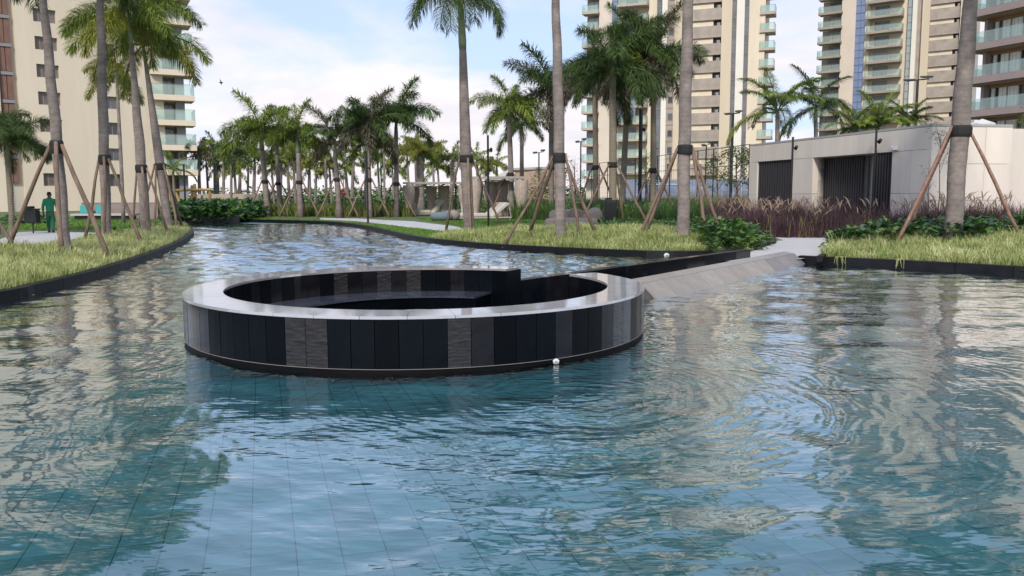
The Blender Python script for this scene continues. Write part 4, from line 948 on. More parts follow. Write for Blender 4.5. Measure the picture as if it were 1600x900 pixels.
def balcony(fc, root, u0, u1, d0, dp, z, thick, rail, slabm, glassm, ends=(True, True), name='balcony', step=1.4):
    s = fbuild(fc, [(u0, u1, d0, dp, z, z + thick)], name, slabm, root)
    g = [(u0 + .05, u1 - .05, dp - .08, dp - .05, z + thick + .02, z + thick + rail)]
    if ends[0]: g.append((u0 + .05, u0 + .08, d0, dp - .09, z + thick + .02, z + thick + rail))
    if ends[1]: g.append((u1 - .08, u1 - .05, d0, dp - .09, z + thick + .02, z + thick + rail))
    fbuild(fc, g, 'glass_rail', glassm, s)
    n = max(1, int((u1 - u0) / step)); ps = [(u0 + .06 + (u1 - u0 - .16) * k / n, u0 + .10 + (u1 - u0 - .16) * k / n, dp - .05, dp - .01, z + thick, z + thick + rail + .03) for k in range(n + 1)]
    if ends[1]: ps += [(u1 - .05, u1 - .01, d0 + (dp - d0) * q, d0 + (dp - d0) * q + .04, z + thick, z + thick + rail + .03) for q in (.1, .5)] + [(u1 - .05, u1 - .01, d0, dp - .05, z + thick + rail + .03, z + thick + rail + .07)]
    ps.append((u0 + .06, u1 - .06, dp - .05, dp - .01, z + thick + rail + .03, z + thick + rail + .07))
    fbuild(fc, ps, 'rail_post', wframe, s); return s
def window(fc, root, u0, u1, d, z0, z1, nm=2, glass=dglass, name='window'):
    fr_ = [(u0, u1, d, d + .06, z0, z0 + .08), (u0, u1, d, d + .06, z1 - .08, z1)] + [(u0 + (u1 - u0 - .07) * k / nm, u0 + (u1 - u0 - .07) * k / nm + .07, d + .002, d + .055, z0 + .08, z1 - .08) for k in range(nm + 1)]
    w = fbuild(fc, fr_, name, wframe, root)
    fbuild(fc, [(u0 + .02, u1 - .02, d - .02, d + .02, z0 + .02, z1 - .02)], 'pane', glass, w); return w

def tower(name, label, fc, spec, top, bands_h, anchor, depth=16, base_dep=-1.2):
    c = fc.p0.lerp(fc.p1, .5); rt = thing(name, label, 'tower', (c.x, c.y, GZ))
    U = fc.u
    ul, ur = U(spec[0][1]), U(spec[-1][2])
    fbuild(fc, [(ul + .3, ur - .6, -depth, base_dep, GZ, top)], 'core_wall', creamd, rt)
    fbuild(fc, [(ul, ur, -depth - .3, base_dep + .4, top, top + 1.2)], 'roof', conc, rt)
    for typ, x0, x1, kw in spec:
        u0, u1 = U(x0), U(x1)
        if typ == 'wall': fbuild(fc, [(u0, u1, base_dep - .6, kw['d'], GZ, top + kw.get('t', 0))], 'wall', kw['m'], rt)
        elif typ == 'strip':
            s = fbuild(fc, [(u0, u1, base_dep - .6, kw['d'], GZ, top)], 'glass_strip', kw['m'], rt)
            zs = floors(anchor[0], anchor[1] / kw.get('n', 1), 2, top - .3)
            fbuild(fc, [(u0, u1, kw['d'], kw['d'] + .05, z, z + .12) for z in zs] + ([(u0 + (u1 - u0) * .48, u0 + (u1 - u0) * .53, kw['d'], kw['d'] + .045, GZ, top)] if kw.get('v') else []), 'mullion', kw.get('mm', wframe), s)
            if kw.get('win'):
                z0 = anchor[0]; w = window(fc, rt, u0 + (u1 - u0) * .15, u1 - (u1 - u0) * .15, kw['d'] + .01, z0 + .9, z0 + 2.1, 1); stack([w], z0, floors(z0, anchor[1], 3, top - 3), rt)
        elif typ == 'bands':
            z0 = anchor[0]; h = anchor[1]; bh = kw['bh']
            b = fbuild(fc, [(u0, u1, base_dep - .5, kw['d'], z0, z0 + bh)], 'concrete_band', conc, rt)
            l = fbuild(fc, [(u0, u1, kw['d'] - .1, kw['d'] + .12, z0 - .08, z0 - .003)], 'band_ledge', conc, rt)
            uw = u0 + (u1 - u0) * kw['split']
            r_ = fbuild(fc, [(u0, uw, base_dep - .5, kw['d'] - .22, z0 + bh, z0 + h - .08)], 'recess_wall', cream, rt)
            w = window(fc, rt, uw + .05, u1 - (u1 - u0) * .04, base_dep + .05, z0 + bh - .1, z0 + h - .1, 2)
            bx_ = fbuild(fc, [(uw + (u1 - uw) * .45, uw + (u1 - uw) * .8, base_dep + .13, kw['d'] - .1, z0 + bh + .02, z0 + bh + .5)], 'air_unit', greyp, rt)
            stack([b, l, r_, w, bx_], z0, floors(z0, h, 3, top - h), rt)
        elif typ == 'balc':
            z0 = kw['z0']; h = anchor[1]
            b = balcony(fc, rt, u0, u1, kw.get('back', -.8), kw['d'], z0, .42, 1.05, kw.get('m', concl), kw.get('g', gglass), kw.get('ends', (True, True)))
            objs = [b]
            if kw.get('door'):
                ua, ub = U(kw['door'][0]), U(kw['door'][1])
                objs.append(window(fc, rt, ua, ub, kw.get('dd', -.75), z0 + .42, z0 + h - .35, kw.get('nm', 3), kw.get('dg', bglass)))
            if kw.get('box'):   # flank wall of the balcony
                ua, ub = U(kw['box'][0]), U(kw['box'][1])
            stack(objs, z0, floors(z0, h, 3, top - h), rt)
            if kw.get('glz'):   # a few glazed-in balconies
                for n_ in kw['glz']:
                    zz = z0 + n_ * h; ua, ub = u0 + .12, u0 + (u1 - u0) * .66
                    g_ = fbuild(fc, [(ua, ub, kw['d'] - .16, kw['d'] - .10, zz + .44, zz + h - .02)], 'glazed_screen', bglass, rt)
                    fbuild(fc, [(ua + (ub - ua) * q - .03, ua + (ub - ua) * q + .03, kw['d'] - .10, kw['d'] - .09, zz + .44, zz + h - .02) for q in (.2, .4, .6, .8)], 'glazing_bar', wframe, g_)
    return rt
# left tower (centre right of the picture)
f1 = Facade(912, 156, 1207, 144)
zb = f1.z(1105, 221, .3); zt_ = f1.z(1105, 32, .3); h1 = (zt_ - zb) / 7
spec1 = [
 ('balc', 912, 937, dict(z0=f1.z(925, 229, 1.4), d=1.4, ends=(True, False), door=(917, 936), nm=2, dg=bglass)),
 ('wall', 936, 962, dict(d=.25, m=pink)),
 ('strip', 956, 964, dict(d=.3, m=bluet, n=2)),
 ('wall', 964, 1014, dict(d=-.7, m=cream)),
 ('balc', 967, 1012, dict(z0=f1.z(990, 221, 1.6), d=1.6, door=(976, 994), nm=4, dg=dglass, dd=-.68, glz=(1, 2, 9, 10))),
 ('wall', 1013, 1025, dict(d=.1, m=cream)),
 ('strip', 1025, 1034, dict(d=-.2, m=greyst, n=2)),
 ('wall', 1034, 1042, dict(d=.55, m=white)),
 ('strip', 1042, 1053, dict(d=-.2, m=conc, win=True)),
 ('wall', 1053, 1070, dict(d=.35, m=tan)),
 ('bands', 1070, 1126, dict(d=.3, bh=1.9, split=.76)),
 ('wall', 1126, 1142, dict(d=.8, m=tan)),
 ('strip', 1142, 1149, dict(d=.1, m=greyst, n=2)),
 ('wall', 1149, 1161, dict(d=.7, m=white)),
 ('strip', 1161, 1168, dict(d=.1, m=greyst, n=2)),
 ('wall', 1168, 1193, dict(d=.6, m=cream)),
]
tw1 = tower('apartment_tower', 'beige apartment tower with brown concrete bands, left of the two tall towers', f1, spec1, 78, None, (zb, h1))
zr = f1.z(1195, 218, .6)
bb = balcony(f1, tw1, f1.u(1185), f1.u(1208), -2.6, .55 + .35, zr, .45, 1.05, concl, gglass)
stack([bb], zr, floors(zr, h1, 3, 74), tw1)
# right tower
f2 = Facade(1277, 172, 1512, 156)
zb = f2.z(1470, 182, .3); zt_ = f2.z(1470, 30, .3); h2 = (zt_ - zb) / 6.33
zb = f2.z(1470, 177, .3); h2 = (f2.z(1470, 7, .3) - zb) / 7
spec2 = [
 ('balc', 1277, 1313, dict(z0=f2.z(1295, 205, 1.3), d=1.3, m=conc, g=gglassb, ends=(True, False), door=(1291, 1309), nm=3, dg=bglass)),
 ('wall', 1311, 1333, dict(d=.3, m=pink)),
 ('strip', 1333, 1348, dict(d=.2, m=bluet, n=2, v=True, mm=mat('blue_grout', (.10, .14, .28), .5))),
 ('wall', 1348, 1355, dict(d=.3, m=cream)),
 ('wall', 1355, 1414, dict(d=-.6, m=cream)),
 ('balc', 1352, 1406, dict(z0=f2.z(1380, 170, 1.5), d=1.5, m=conc, g=gglassb, door=(1361, 1384), nm=5, dg=dglass, dd=-.58)),
 ('strip', 1413, 1421, dict(d=.0, m=bglass, n=2)),
 ('wall', 1421, 1428, dict(d=.6, m=white)),
 ('wall', 1428, 1436, dict(d=-.1, m=conc)),
 ('wall', 1436, 1448, dict(d=.6, m=tan)),
 ('bands', 1448, 1495, dict(d=.3, bh=1.95, split=.78)),
 ('wall', 1495, 1511, dict(d=.7, m=tan)),
]
tower('apartment_tower', 'beige apartment tower with a blue tiled stripe, right of the two tall towers', f2, spec2, 72, None, (zb, h2))
# right near block
f3 = Facade(1512, 80, 1780, 66)
c = f3.p0.lerp(f3.p1, .5); b3 = thing('apartment_block', 'low curved-balcony apartment block with white curtains at the right frame edge', 'apartment block', (c.x, c.y, GZ))
z3 = f3.z(1560, 181, 1.6); h3 = (f3.z(1560, 21, 1.6) - z3) / 3
uL = f3.u(1518); uC = f3.u(1632)
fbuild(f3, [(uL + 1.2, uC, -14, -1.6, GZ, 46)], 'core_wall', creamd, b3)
fbuild(f3, [(uC, f3.u(1790), -14, .6, GZ, 46)], 'wall', cream, b3)
def slab3(z, z1, ins=0.0):
    uu0, uu1 = uL + ins, uC; mb = MB(); poly = []
    rr = .9
    for k in range(7): a = PI / 2 + PI / 2 * (1 - k / 6); poly.append((uu0 + rr + rr * math.cos(PI - (PI / 2) * (k / 6)) , 1.6 - ins - rr + rr * math.sin((PI / 2) * (k / 6))))
    poly += [(uu1, 1.6 - ins), (uu1, -1.6), (uu0, -1.6)]
    q = [f3.pt(u_, d_, 0)[:2] for u_, d_ in poly]; mb.prism(q, z, z1); return mb
o1 = slab3(z3, z3 + .62).build('balcony_band', taupe, b3)
o2 = slab3(z3 - .09, z3 - .004, .35).build('wood_soffit', woodsof, b3)
r_ = fbuild(f3, [(uL + .9, uC, 1.52, 1.55, z3 + .64, z3 + 1.6)], 'glass_rail', gglassb, b3)
r2_ = fbuild(f3, [(uL + .1, uL + .13, -1.4, .7, z3 + .64, z3 + 1.6)], 'glass_rail', gglassb, b3)
fr1 = fbuild(f3, [(uL + 1.4, uC, -1.6, -.25, z3 + h3 - .35, z3 + h3 - .1)], 'door_head', woodsof, b3)
g1 = fbuild(f3, [(uL + 1.4, uC, -.5, -.45, z3 + .62, z3 + h3 - .35)], 'glass_door', dglass, b3)
cur = []
for a_, b_ in ((.02, .10), (.16, .52), (.66, .95)):
    cur.append((uL + 1.6 + (uC - uL - 1.6) * a_, uL + 1.6 + (uC - uL - 1.6) * b_, -.44, -.40, z3 + .64, z3 + h3 - .37))
cu = fbuild(f3, cur, 'curtain', curtain, b3)
mu = fbuild(f3, [(uL + 1.5 + (uC - uL - 1.6) * q, uL + 1.58 + (uC - uL - 1.6) * q, -.39, -.32, z3 + .62, z3 + h3 - .35) for q in (0, .12, .33, .54, .65, .8, .98)], 'door_frame', wframe, b3)
lw = fbuild(f3, [(uL + 1.2, uL + 1.5, -1.6, .3, z3 + .6, z3 + h3 - .1)], 'fin_wall', taupe, b3)
stack([o1, o2, r_, r2_, fr1, g1, cu, mu, lw], z3, floors(z3, h3, .6, 44), b3)
# left building
f0 = Facade(-60, 84, 262, 97.5, 150)
c = f0.p0.lerp(f0.p1, .5); b0 = thing('apartment_building', 'cream apartment building with glass balconies at the left frame edge', 'apartment building', (c.x, c.y, GZ))
h0 = 3.0; TOP0 = 40
zw = f0.z(85, 205); h0 = (f0.z(70, 33) - zw) / 4
uA, uB = f0.u(61, 163), f0.u(96, 163)
uE = f0.u(30, 150); uR = f0.u(258, 200)
ub0, ub1 = f0.u(170, 240), f0.u(188, 240)
uO = f0.u(-80)
# front wall is built as piers between the window columns, with spandrels
def pier(u0, u1, nm='wall', m=cream, d=0): fbuild(f0, [(u0, u1, -12, d, GZ, TOP0)], nm, m, b0)
pier(uE, uA); pier(uB, ub0); pier(ub1, uR)
zl = floors(zw, h0, .5, TOP0 - 2.5); wh = 1.35
for (ua, ub, nm) in ((uA, uB, 4), (ub0, ub1, 2)):
    lo = GZ
    for z in zl:
        fbuild(f0, [(ua, ub, -12, -.003, lo, z)], 'spandrel', cream, b0); lo = z + wh
    fbuild(f0, [(ua, ub, -12, -.003, lo, TOP0)], 'spandrel', cream, b0)
    w = window(f0, b0, ua, ub, -.35, zl[0], zl[0] + wh, nm, dglass if nm == 2 else mat('brown_window', (.16, .12, .10), .3, .4, 1))
    stack([w], zl[0], zl, b0)
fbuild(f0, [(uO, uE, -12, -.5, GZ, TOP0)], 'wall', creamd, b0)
uS0, uS1 = f0.u(-2, 60), f0.u(17, 60)
fbuild(f0, [(uO, uS0 - .2, -12, .1, GZ, TOP0)], 'wall', cream, b0)
zq = f0.z(8, 158); 
pn = fbuild(f0, [(uS0, (uS0 + uS1) / 2 - .03, -.5, -.2, zq - h0 + .38, zq - .02), ((uS0 + uS1) / 2 + .03, uS1, -.5, -.2, zq - h0 + .38, zq - .02)], 'brown_shutter', brownp, b0)
ln_ = fbuild(f0, [(uS0, uS1 + .05, -.5, -.1, zq, zq + .33)], 'grey_lintel', greyp, b0)
stack([pn, ln_], zq, floors(zq, h0, 4, TOP0 - 3), b0)
fbuild(f0, [(uO, uR + .3, -12.3, .25, TOP0, TOP0 + 1.0)], 'parapet', cream, b0)
# balcony wing: steps back to the right
fb = Facade(232, 96.5, 310, 99, 200)
UB = lambda x, y=200: fb.u(x, y)
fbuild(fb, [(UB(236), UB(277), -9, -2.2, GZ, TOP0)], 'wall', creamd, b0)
fbuild(fb, [(UB(277), UB(291), -9, -.2, GZ, TOP0)], 'grey_pillar', greyp, b0)
zz = fb.z(275, 194.5, 1.0)
hB = (fb.z(275, 116, 1.0) - zz) / 2
bl = balcony(fb, b0, UB(238), UB(305), -2.2, 1.0, zz, .62, 1.15, cream, gglass, (True, True), step=1.6)
dr_ = window(fb, b0, UB(259), UB(276.5), -2.19, zz + .62, zz + hB - .2, 2, bglass, 'glass_door')
stack([bl, dr_], zz, floors(zz, hB, 3.0, TOP0 - 3), b0)
fbuild(fb, [(UB(236), UB(306), -9.2, 1.1, TOP0, TOP0 + .8)], 'parapet', cream, b0)
e_ = window(fb, b0, UB(262), UB(276.8), -2.18, .3, 3.6, 3, dglass, 'entrance')

# ------------------------------------------------------------ pavilion
def hit(x, y, z): v = gp(x, y, z); return v
ZP = 4.35
pc = at(1460, 196.5, 31.0); ZP = pc.z
fa = Facade(1172, at(0, 0, 1).y, 1460, 31, 212)
def on_top(x, y): a, b, c_ = ray(x, y); t_ = (ZP - H) / c_; return Vector((a * t_, b * t_))
A = on_top(1172, 228); B = on_top(1458, 196.5)
fa.p0 = A; fa.p1 = B; fa.d = (B - A).normalized(); fa.L = (B - A).length; fa.n = Vector((fa.d.y, -fa.d.x)); fa.n = -fa.n if fa.n.x > 0 else fa.n
pav = thing('stone_pavilion', 'flat-roofed pale stone pavilion with dark louvre screens behind the purple grass', 'pavilion', (B.x, B.y, GZ))
pu = lambda x, y=270: fa.u(x, y)
zo = fa.z(1300, 249) ; zlv = fa.z(1210, 252); zo3 = fa.z(1380, 240)
zhead = (zlv + zo3) / 2
Lf = fa.L
u1a, u1b = pu(1183), pu(1236); u2a, u2b = pu(1270), pu(1393)
# stone cladding slabs
def clad(u0, u1, z0, z1, nu, nz, d0=-.3):
    for i in range(nu):
        for j in range(nz):
            mb = MB(); g = .007
            fa.box(mb, u0 + (u1 - u0) * i / nu + g, u0 + (u1 - u0) * (i + 1) / nu - g, d0, random.uniform(-.003, .003), z0 + (z1 - z0) * j / nz + g, z0 + (z1 - z0) * (j + 1) / nz - g)
            mb.build('stone_slab', pav_m, pav)
clad(0, Lf, zhead, ZP - .06, 9, 1)
clad(0, u1a, GZ, zhead, 1, 2); clad(u1b, u2a, GZ, zhead, 1, 2); clad(u2b, Lf, GZ, zhead, 2, 2)
fbuild(fa, [(0, Lf, -.34, -.29, zhead, ZP - .06), (u1b, u2a, -.6, -.29, GZ, zhead), (u2b, Lf, -.6, -.29, GZ, zhead)], 'backing_wall', mat('stone_joint', (.25, .22, .2), .9), pav)
# roof slab and the rest of the body
C3 = on_top(1583, 198.5); dn = (C3 - B).normalized()
back = B + (A - B) * 1.0
poly = [tuple(A), tuple(B), tuple(C3), (C3.x + (A.x - B.x), C3.y + (A.y - B.y))]
rf = MB().prism([tuple(Vector(p_) + Vector((0, 0))) for p_ in poly], ZP - .05, ZP + .04); rf.build('roof', mat('roof_edge', (.36, .34, .32), .8), pav)
# right-hand face, clad
dB = (C3 - B); LB = dB.length; dB.normalize(); nB = Vector((dB.y, -dB.x))
for i in range(3):
    for j in range(3):
        mb = MB(); g = .007; s0, s1 = LB * i / 3 + g, LB * (i + 1) / 3 - g; z0 = GZ + (ZP - .06 - GZ) * j / 3 + g; z1 = GZ + (ZP - .06 - GZ) * (j + 1) / 3 - g; e = random.uniform(-.002, .002)
        P4 = [B + dB * s0 + nB * e, B + dB * s1 + nB * e, B + dB * s1 - nB * .3, B + dB * s0 - nB * .3]
        mb.prism([tuple(p_) for p_ in P4], z0, z1); mb.build('stone_slab', pav_m, pav)
ul0, ul1 = fa.u(1287, 270, -.6), fa.u(1349, 270, -.6)
fbuild(fa, [(.1, u2a - .36, -7, -.35, GZ, ZP - .06), (ul0 + .3, ul1 + .02, -7, -1.05, GZ, ZP - .06), (ul1 + .03, u2b - .003, -7, -1.35, GZ, ZP - .06), (u2b, Lf - .3, -7, -.61, GZ, ZP - .06)], 'inner_wall', pav_m, pav)
# portal reveals, soffit and louvres
fbuild(fa, [(u2a - .002, u2b, -3.6, -.3, zhead - .02, zhead + .1)], 'soffit', pav_m, pav)
fbuild(fa, [(u2a - .35, u2a, -.95, -.3, GZ, zhead - .02)], 'reveal_wall', pav_m, pav)
ul0, ul1 = fa.u(1287, 270, -.6), fa.u(1349, 270, -.6)
fbuild(fa, [(ul1, u2b - .003, -1.3, -1.0, GZ, zhead - .02)], 'reveal_wall', pav_m, pav)
def louvres(u0, u1, d, n):
    mb = MB(); w = (u1 - u0) / n
    fa.box(mb, u0 - .04, u0 + .04, d - .1, d + .03, GZ, zhead - .03); mb.build('louvre_frame', louv, pav)
    me0 = None
    for k in range(n):
        q = u0 + w * (k + .5); mb = MB(); fa.box(mb, q - w * .26, q + w * .26, d - .06, d + .05, GZ, zhead - .03)
        mb.build('louvre_slat', louv, pav)
    fbuild(fa, [(u0, u1, d - .22, d - .18, GZ, zhead - .03)], 'louvre_back', mat('louvre_backing_grey', (.26, .245, .24), .8), pav)  # grey backing sheet, lighter than the slats, seen in the gaps
louvres(u1a, u1b, -.12, 14); louvres(ul0, ul1, -.62, 17); louvres(fa.u(1365), u2b - .02, -.1, 7)
cmr = fa.z(1403, 234)
fbuild(fa, [(pu(1401, 234) - .09, pu(1401, 234) + .09, 0.01, .25, cmr - .05, cmr + .06), (pu(1401, 234) - .2, pu(1401, 234) - .11, .05, .17, cmr - .01, cmr + .12)], 'security_camera', whitep, pav)

# ------------------------------------------------------------ fence, poles, court things
A2 = at(925, 257, 75.0); B2 = at(1172, 226, 46.0); ztop = B2.z; p0 = Vector((A2.x, A2.y)); p1 = Vector((B2.x, B2.y))
fn = thing('court_fence', 'tall black wire fence round the sports court, left of the pavilion', 'fence', (p0.x, p0.y, GZ)); n = 13
for k in range(n + 1):
    q = p0.lerp(p1, k / n); MB().tube([(q.x, q.y, GZ), (q.x, q.y, ztop)], .035, 6).build('fence_post', black, fn)
for z in (ztop - .02, ztop - 1.1, GZ + .9):
    MB().tube([(*p0, z), (*p1, z)], .022, 5).build('rail', black, fn)
mb = MB(); Lw = (p1 - p0).length; dw = (p1 - p0).normalized()
for k in range(int(Lw / .45)):
    q = p0 + dw * .45 * k; mb.box(q.x - .004, q.x + .004, q.y - .004, q.y + .004, GZ, ztop)
for k in range(9):
    z = GZ + .4 + k * .45; a = p0; b = p1; mb.hexa([(a.x, a.y - .004, z), (b.x, b.y - .004, z), (b.x, b.y + .004, z), (a.x, a.y + .004, z), (a.x, a.y - .004, z + .008), (b.x, b.y - .004, z + .008), (b.x, b.y + .004, z + .008), (a.x, a.y + .004, z + .008)])
o = mb.build('wire_mesh', black, fn); o['kind'] = 'stuff'
lowwall = MB(); lowwall.hexa([(p0.x, p0.y - .35, GZ), (p1.x, p1.y - .35, GZ), (p1.x, p1.y - .1, GZ), (p0.x, p0.y - .1, GZ), (p0.x, p0.y - .35, 1.0), (p1.x, p1.y - .35, 1.0), (p1.x, p1.y - .1, 1.0), (p0.x, p0.y - .1, 1.0)])
tag(lowwall.build('low_wall', brickm), 'low tan wall at the foot of the court fence', 'wall')
court = MB().box(9, 40, 66, 86, GZ + .02, GZ + .05); tag(court.build('sports_court', mat('court_blue', (.08, .14, .30), .8, .1, 1)), 'blue surfaced sports court behind the fence', None, None, 'structure')
sg = thing('shade_screen', 'blue and white screen along the sports court', 'screen', (14, 84, GZ))
MB().box(11, 33, 84, 84.1, 1.2, 3.2).build('fabric', mat('blue_screen', (.20, .23, .29), .8, .3, .8), sg)
for x in range(11, 34, 4): MB().tube([(x, 83.9, GZ), (x, 83.9, 3.4)], .05, 6).build('post', whitep, sg)
gq = at(1024, 289, 58); gr_ = at(1059, 289, 58)
gl_ = thing('goal_frame', 'white goal frame on the sports court seen through the fence', 'goal', (gq.x, gq.y, GZ))
for x_ in (gq.x, gr_.x): MB().tube([(x_, gq.y, GZ), (x_, gq.y, gq.z)], .05, 8).build('goal_post', whitep, gl_)
MB().tube([(gq.x, gq.y, gq.z), (gr_.x, gq.y, gq.z)], .05, 8).build('crossbar', whitep, gl_)
def pole(x, ytop, ybase, w, label, Y=None, spot=None, cat='light pole'):
    if Y is None: b = gt(x, ybase)
    else: b = at(x, 304, Y); b.z = gz(b.x, b.y)
    t_ = at(x, ytop, b.y); r = w / 2 * b.y / F
    rt = thing('light_pole', label, cat, b)
    MB().tube([(b.x, b.y, b.z - .05), (b.x, b.y, t_.z)], r, 8).build('pole', black, rt)
    MB().tube([(b.x, b.y, b.z), (b.x, b.y, b.z + .03)], r * 2.2, 10).build('base_plate', black, rt)
    MB().tube([(b.x, b.y, t_.z), (b.x, b.y, t_.z + .02)], r * 1.25, 8).build('cap', black, rt)
    if spot:
        s = at(x, spot, b.y); MB().tube([(b.x + r, b.y, s.z), (b.x + r + .08, b.y, s.z + .02)], r * .7, 6).build('bracket', black, rt)
        MB().tube([(b.x + r + .10, b.y + .06, s.z - .05), (b.x + r + .10, b.y - .08, s.z + .05)], .07, 8).build('spotlight', black, rt)
pole(575, 236, 348, 3.2, 'thin black light pole at the bend of the far path', spot=262)
pole(763, 212, 356, 3.2, 'thin black light pole right of the centre palm by the loungers', spot=234)
pole(999, 172, 346, 6, 'thick black light pole beside the black litter bin', spot=203)
pole(1236, 216, 306, 3.4, 'thin black pole before the left louvre of the pavilion', Y=37, spot=232)
pole(1365, 203, 306, 3.6, 'thin black pole before the open portal of the pavilion', Y=33.5, spot=222)
pole(289, 256, 338, 3, 'thin black light pole at the left end of the far hedge', Y=56)
pole(712, 268, 330, 2.6, 'thin black pole between the two cabanas', Y=64)
pole(596, 255, 326, 2, 'thin black pole far off between the palms', Y=72)
def floodlight(x, ytop, Y, heads, label, w=3.5, grey=False):
    b = at(x, 304, Y); b.z = GZ; t_ = at(x, ytop, Y); r = w / 2 * Y / F; rt = thing('floodlight_mast', label, 'floodlight', b)
    MB().tube([(b.x, Y, GZ), (b.x, Y, t_.z)], r, 8).build('mast', black, rt)
    hw = heads * Y / F; MB().tube([(b.x - hw, Y, t_.z - .12), (b.x + hw, Y, t_.z + .06)], r * .55, 6).build('crossarm', black, rt)
    for s in (-1, 1):
        cx_ = b.x + s * hw * .75; z_ = t_.z + .12 * s + .1; k_ = hw * .42
        MB().hexa([(cx_ - k_, Y - .35, z_ - .16), (cx_ + k_, Y - .35, z_ - .12), (cx_ + k_, Y + .25, z_ + .0), (cx_ - k_, Y + .25, z_ - .04), (cx_ - k_, Y - .35, z_ - .04), (cx_ + k_, Y - .35, z_), (cx_ + k_, Y + .25, z_ + .12), (cx_ - k_, Y + .25, z_ + .08)]).build('lamp_head', black, rt)
floodlight(1425, 126, 66, 17, 'twin-headed black floodlight mast behind the pavilion roof', 4)
floodlight(1142, 178, 80, 11, 'twin-headed black floodlight mast before the left tower', 4)
floodlight(842, 238, 90, 8, 'small twin-headed lamp post above the tan wall', 2)
floodlight(907, 221, 80, 7, 'small twin-headed lamp post by the ringed palms', 2)
floodlight(1102, 227, 70, 6, 'short lamp post behind the court fence right of the thick palm', 2)

# tan wall beyond the cabanas
q0 = at(805, 266, 95); q1 = at(868, 262, 90)
tw_ = thing('tan_building', 'low tan building wall beyond the cabanas', 'building', (q0.x, q0.y, GZ))
MB().prism([(q0.x, q0.y), (q1.x, q1.y), (q1.x + 1, q1.y + 8), (q0.x, q0.y + 8)], GZ, q0.z).build('wall', brickm, tw_)
MB().prism([(q0.x - .2, q0.y - .2), (q1.x + .2, q1.y - .2), (q1.x + 1.2, q1.y + 8.2), (q0.x - .2, q0.y + 8.2)], q0.z, q0.z + .25).build('roof', beamw, tw_)
hut = at(768, 270, 92); h2_ = at(800, 270, 92)
ht = thing('grey_hut', 'small grey hut beyond the right cabana', 'hut', (hut.x, hut.y, GZ))
MB().box(hut.x, h2_.x, 92, 96, GZ, hut.z - .8).build('wall', greyp, ht)
MB().add([(hut.x - .4, 91.6, hut.z - .8), (h2_.x + .4, 91.6, hut.z - .8), (h2_.x + .4, 96.4, hut.z - .8), (hut.x - .4, 96.4, hut.z - .8), (hut.x + 1.6, 94, hut.z + .3), (h2_.x - .2, 94, hut.z + .3)], [(0, 1, 5, 4), (1, 2, 5), (2, 3, 4, 5), (3, 0, 4), (3, 2, 1, 0)]).build('roof', beamw, ht)

# ------------------------------------------------------------ cabanas, loungers, sofa
def cabana(x0, x1, ybase, yroof, Y, label):
    a = at(x0, yroof, Y); b = at(x1, yroof, Y); zt = a.z; w = b.x - a.x; d = 3.0
    rt = thing('cabana', label, 'cabana', (a.x, Y, GZ))
    for (x, y) in ((a.x, Y), (b.x, Y), (a.x, Y + d), (b.x, Y + d)):
        MB().box(x - .07, x + .07, y - .07, y + .07, GZ, zt - .004).build('post', beamw, rt)
        n_ = 16; pts_ = []
        for ring, (r0, z) in enumerate(((.42, zt - .1), (.46, zt - .7), (.30, GZ + 1.0), (.20, GZ + .6), (.22, GZ + .05))):
            pts_.append([(x + .12 + (r0 + .04 * (k % 2)) * math.cos(2 * PI * k / n_), y + .2 + (r0 + .04 * (k % 2)) * math.sin(2 * PI * k / n_), z) for k in range(n_)])
        mb = MB(); mb.add([v for p_ in pts_ for v in p_], [(i * n_ + k, i * n_ + (k + 1) % n_, (i + 1) * n_ + (k + 1) % n_, (i + 1) * n_ + k) for i in range(4) for k in range(n_)])
        mb.build('curtain', curtb, rt, True)
    for (xa, xb, ya, yb) in ((a.x - .3, b.x + .3, Y - .1, Y + .1), (a.x - .3, b.x + .3, Y + d - .1, Y + d + .1)): MB().box(xa, xb, ya, yb, zt, zt + .14).build('beam', mat('cabana_beam', (.30, .27, .24), .8), rt)
    mb = MB(); nx = 12
    V_ = []; 
    for j in range(2):
        for i in range(nx + 1): V_.append((a.x + w * i / nx, Y + .1 + j * (d - .2), zt + .02 - .22 * abs(math.sin(PI * i / nx * 3))))
    mb.add(V_, [(i, i + 1, nx + 2 + i, nx + 1 + i) for i in range(nx)]); mb.build('canopy', fabric, rt)
    for f_ in (.38, .62):
        x, y = a.x + w * f_, Y + d - .1; mb = MB(); n_ = 14; pts_ = []
        for r0, z in ((.42, zt - .12), (.40, zt - .9), (.24, GZ + 1.0), (.30, GZ + .05)): pts_.append([(x + (r0 + .05 * (k % 2)) * math.cos(2 * PI * k / n_), y - .3 + .6 * (r0 + .05 * (k % 2)) * math.sin(2 * PI * k / n_), z) for k in range(n_)])
        mb.add([v for p_ in pts_ for v in p_], [(i * n_ + k, i * n_ + (k + 1) % n_, (i + 1) * n_ + (k + 1) % n_, (i + 1) * n_ + k) for i in range(3) for k in range(n_)]); mb.build('curtain', curtb, rt, True)
cabana(636, 722, 338, 287, 63, 'open cabana with tied brown curtains, left one by the palms')
cabana(738, 812, 345, 279, 54, 'open cabana with tied brown curtains, right one behind the loungers')
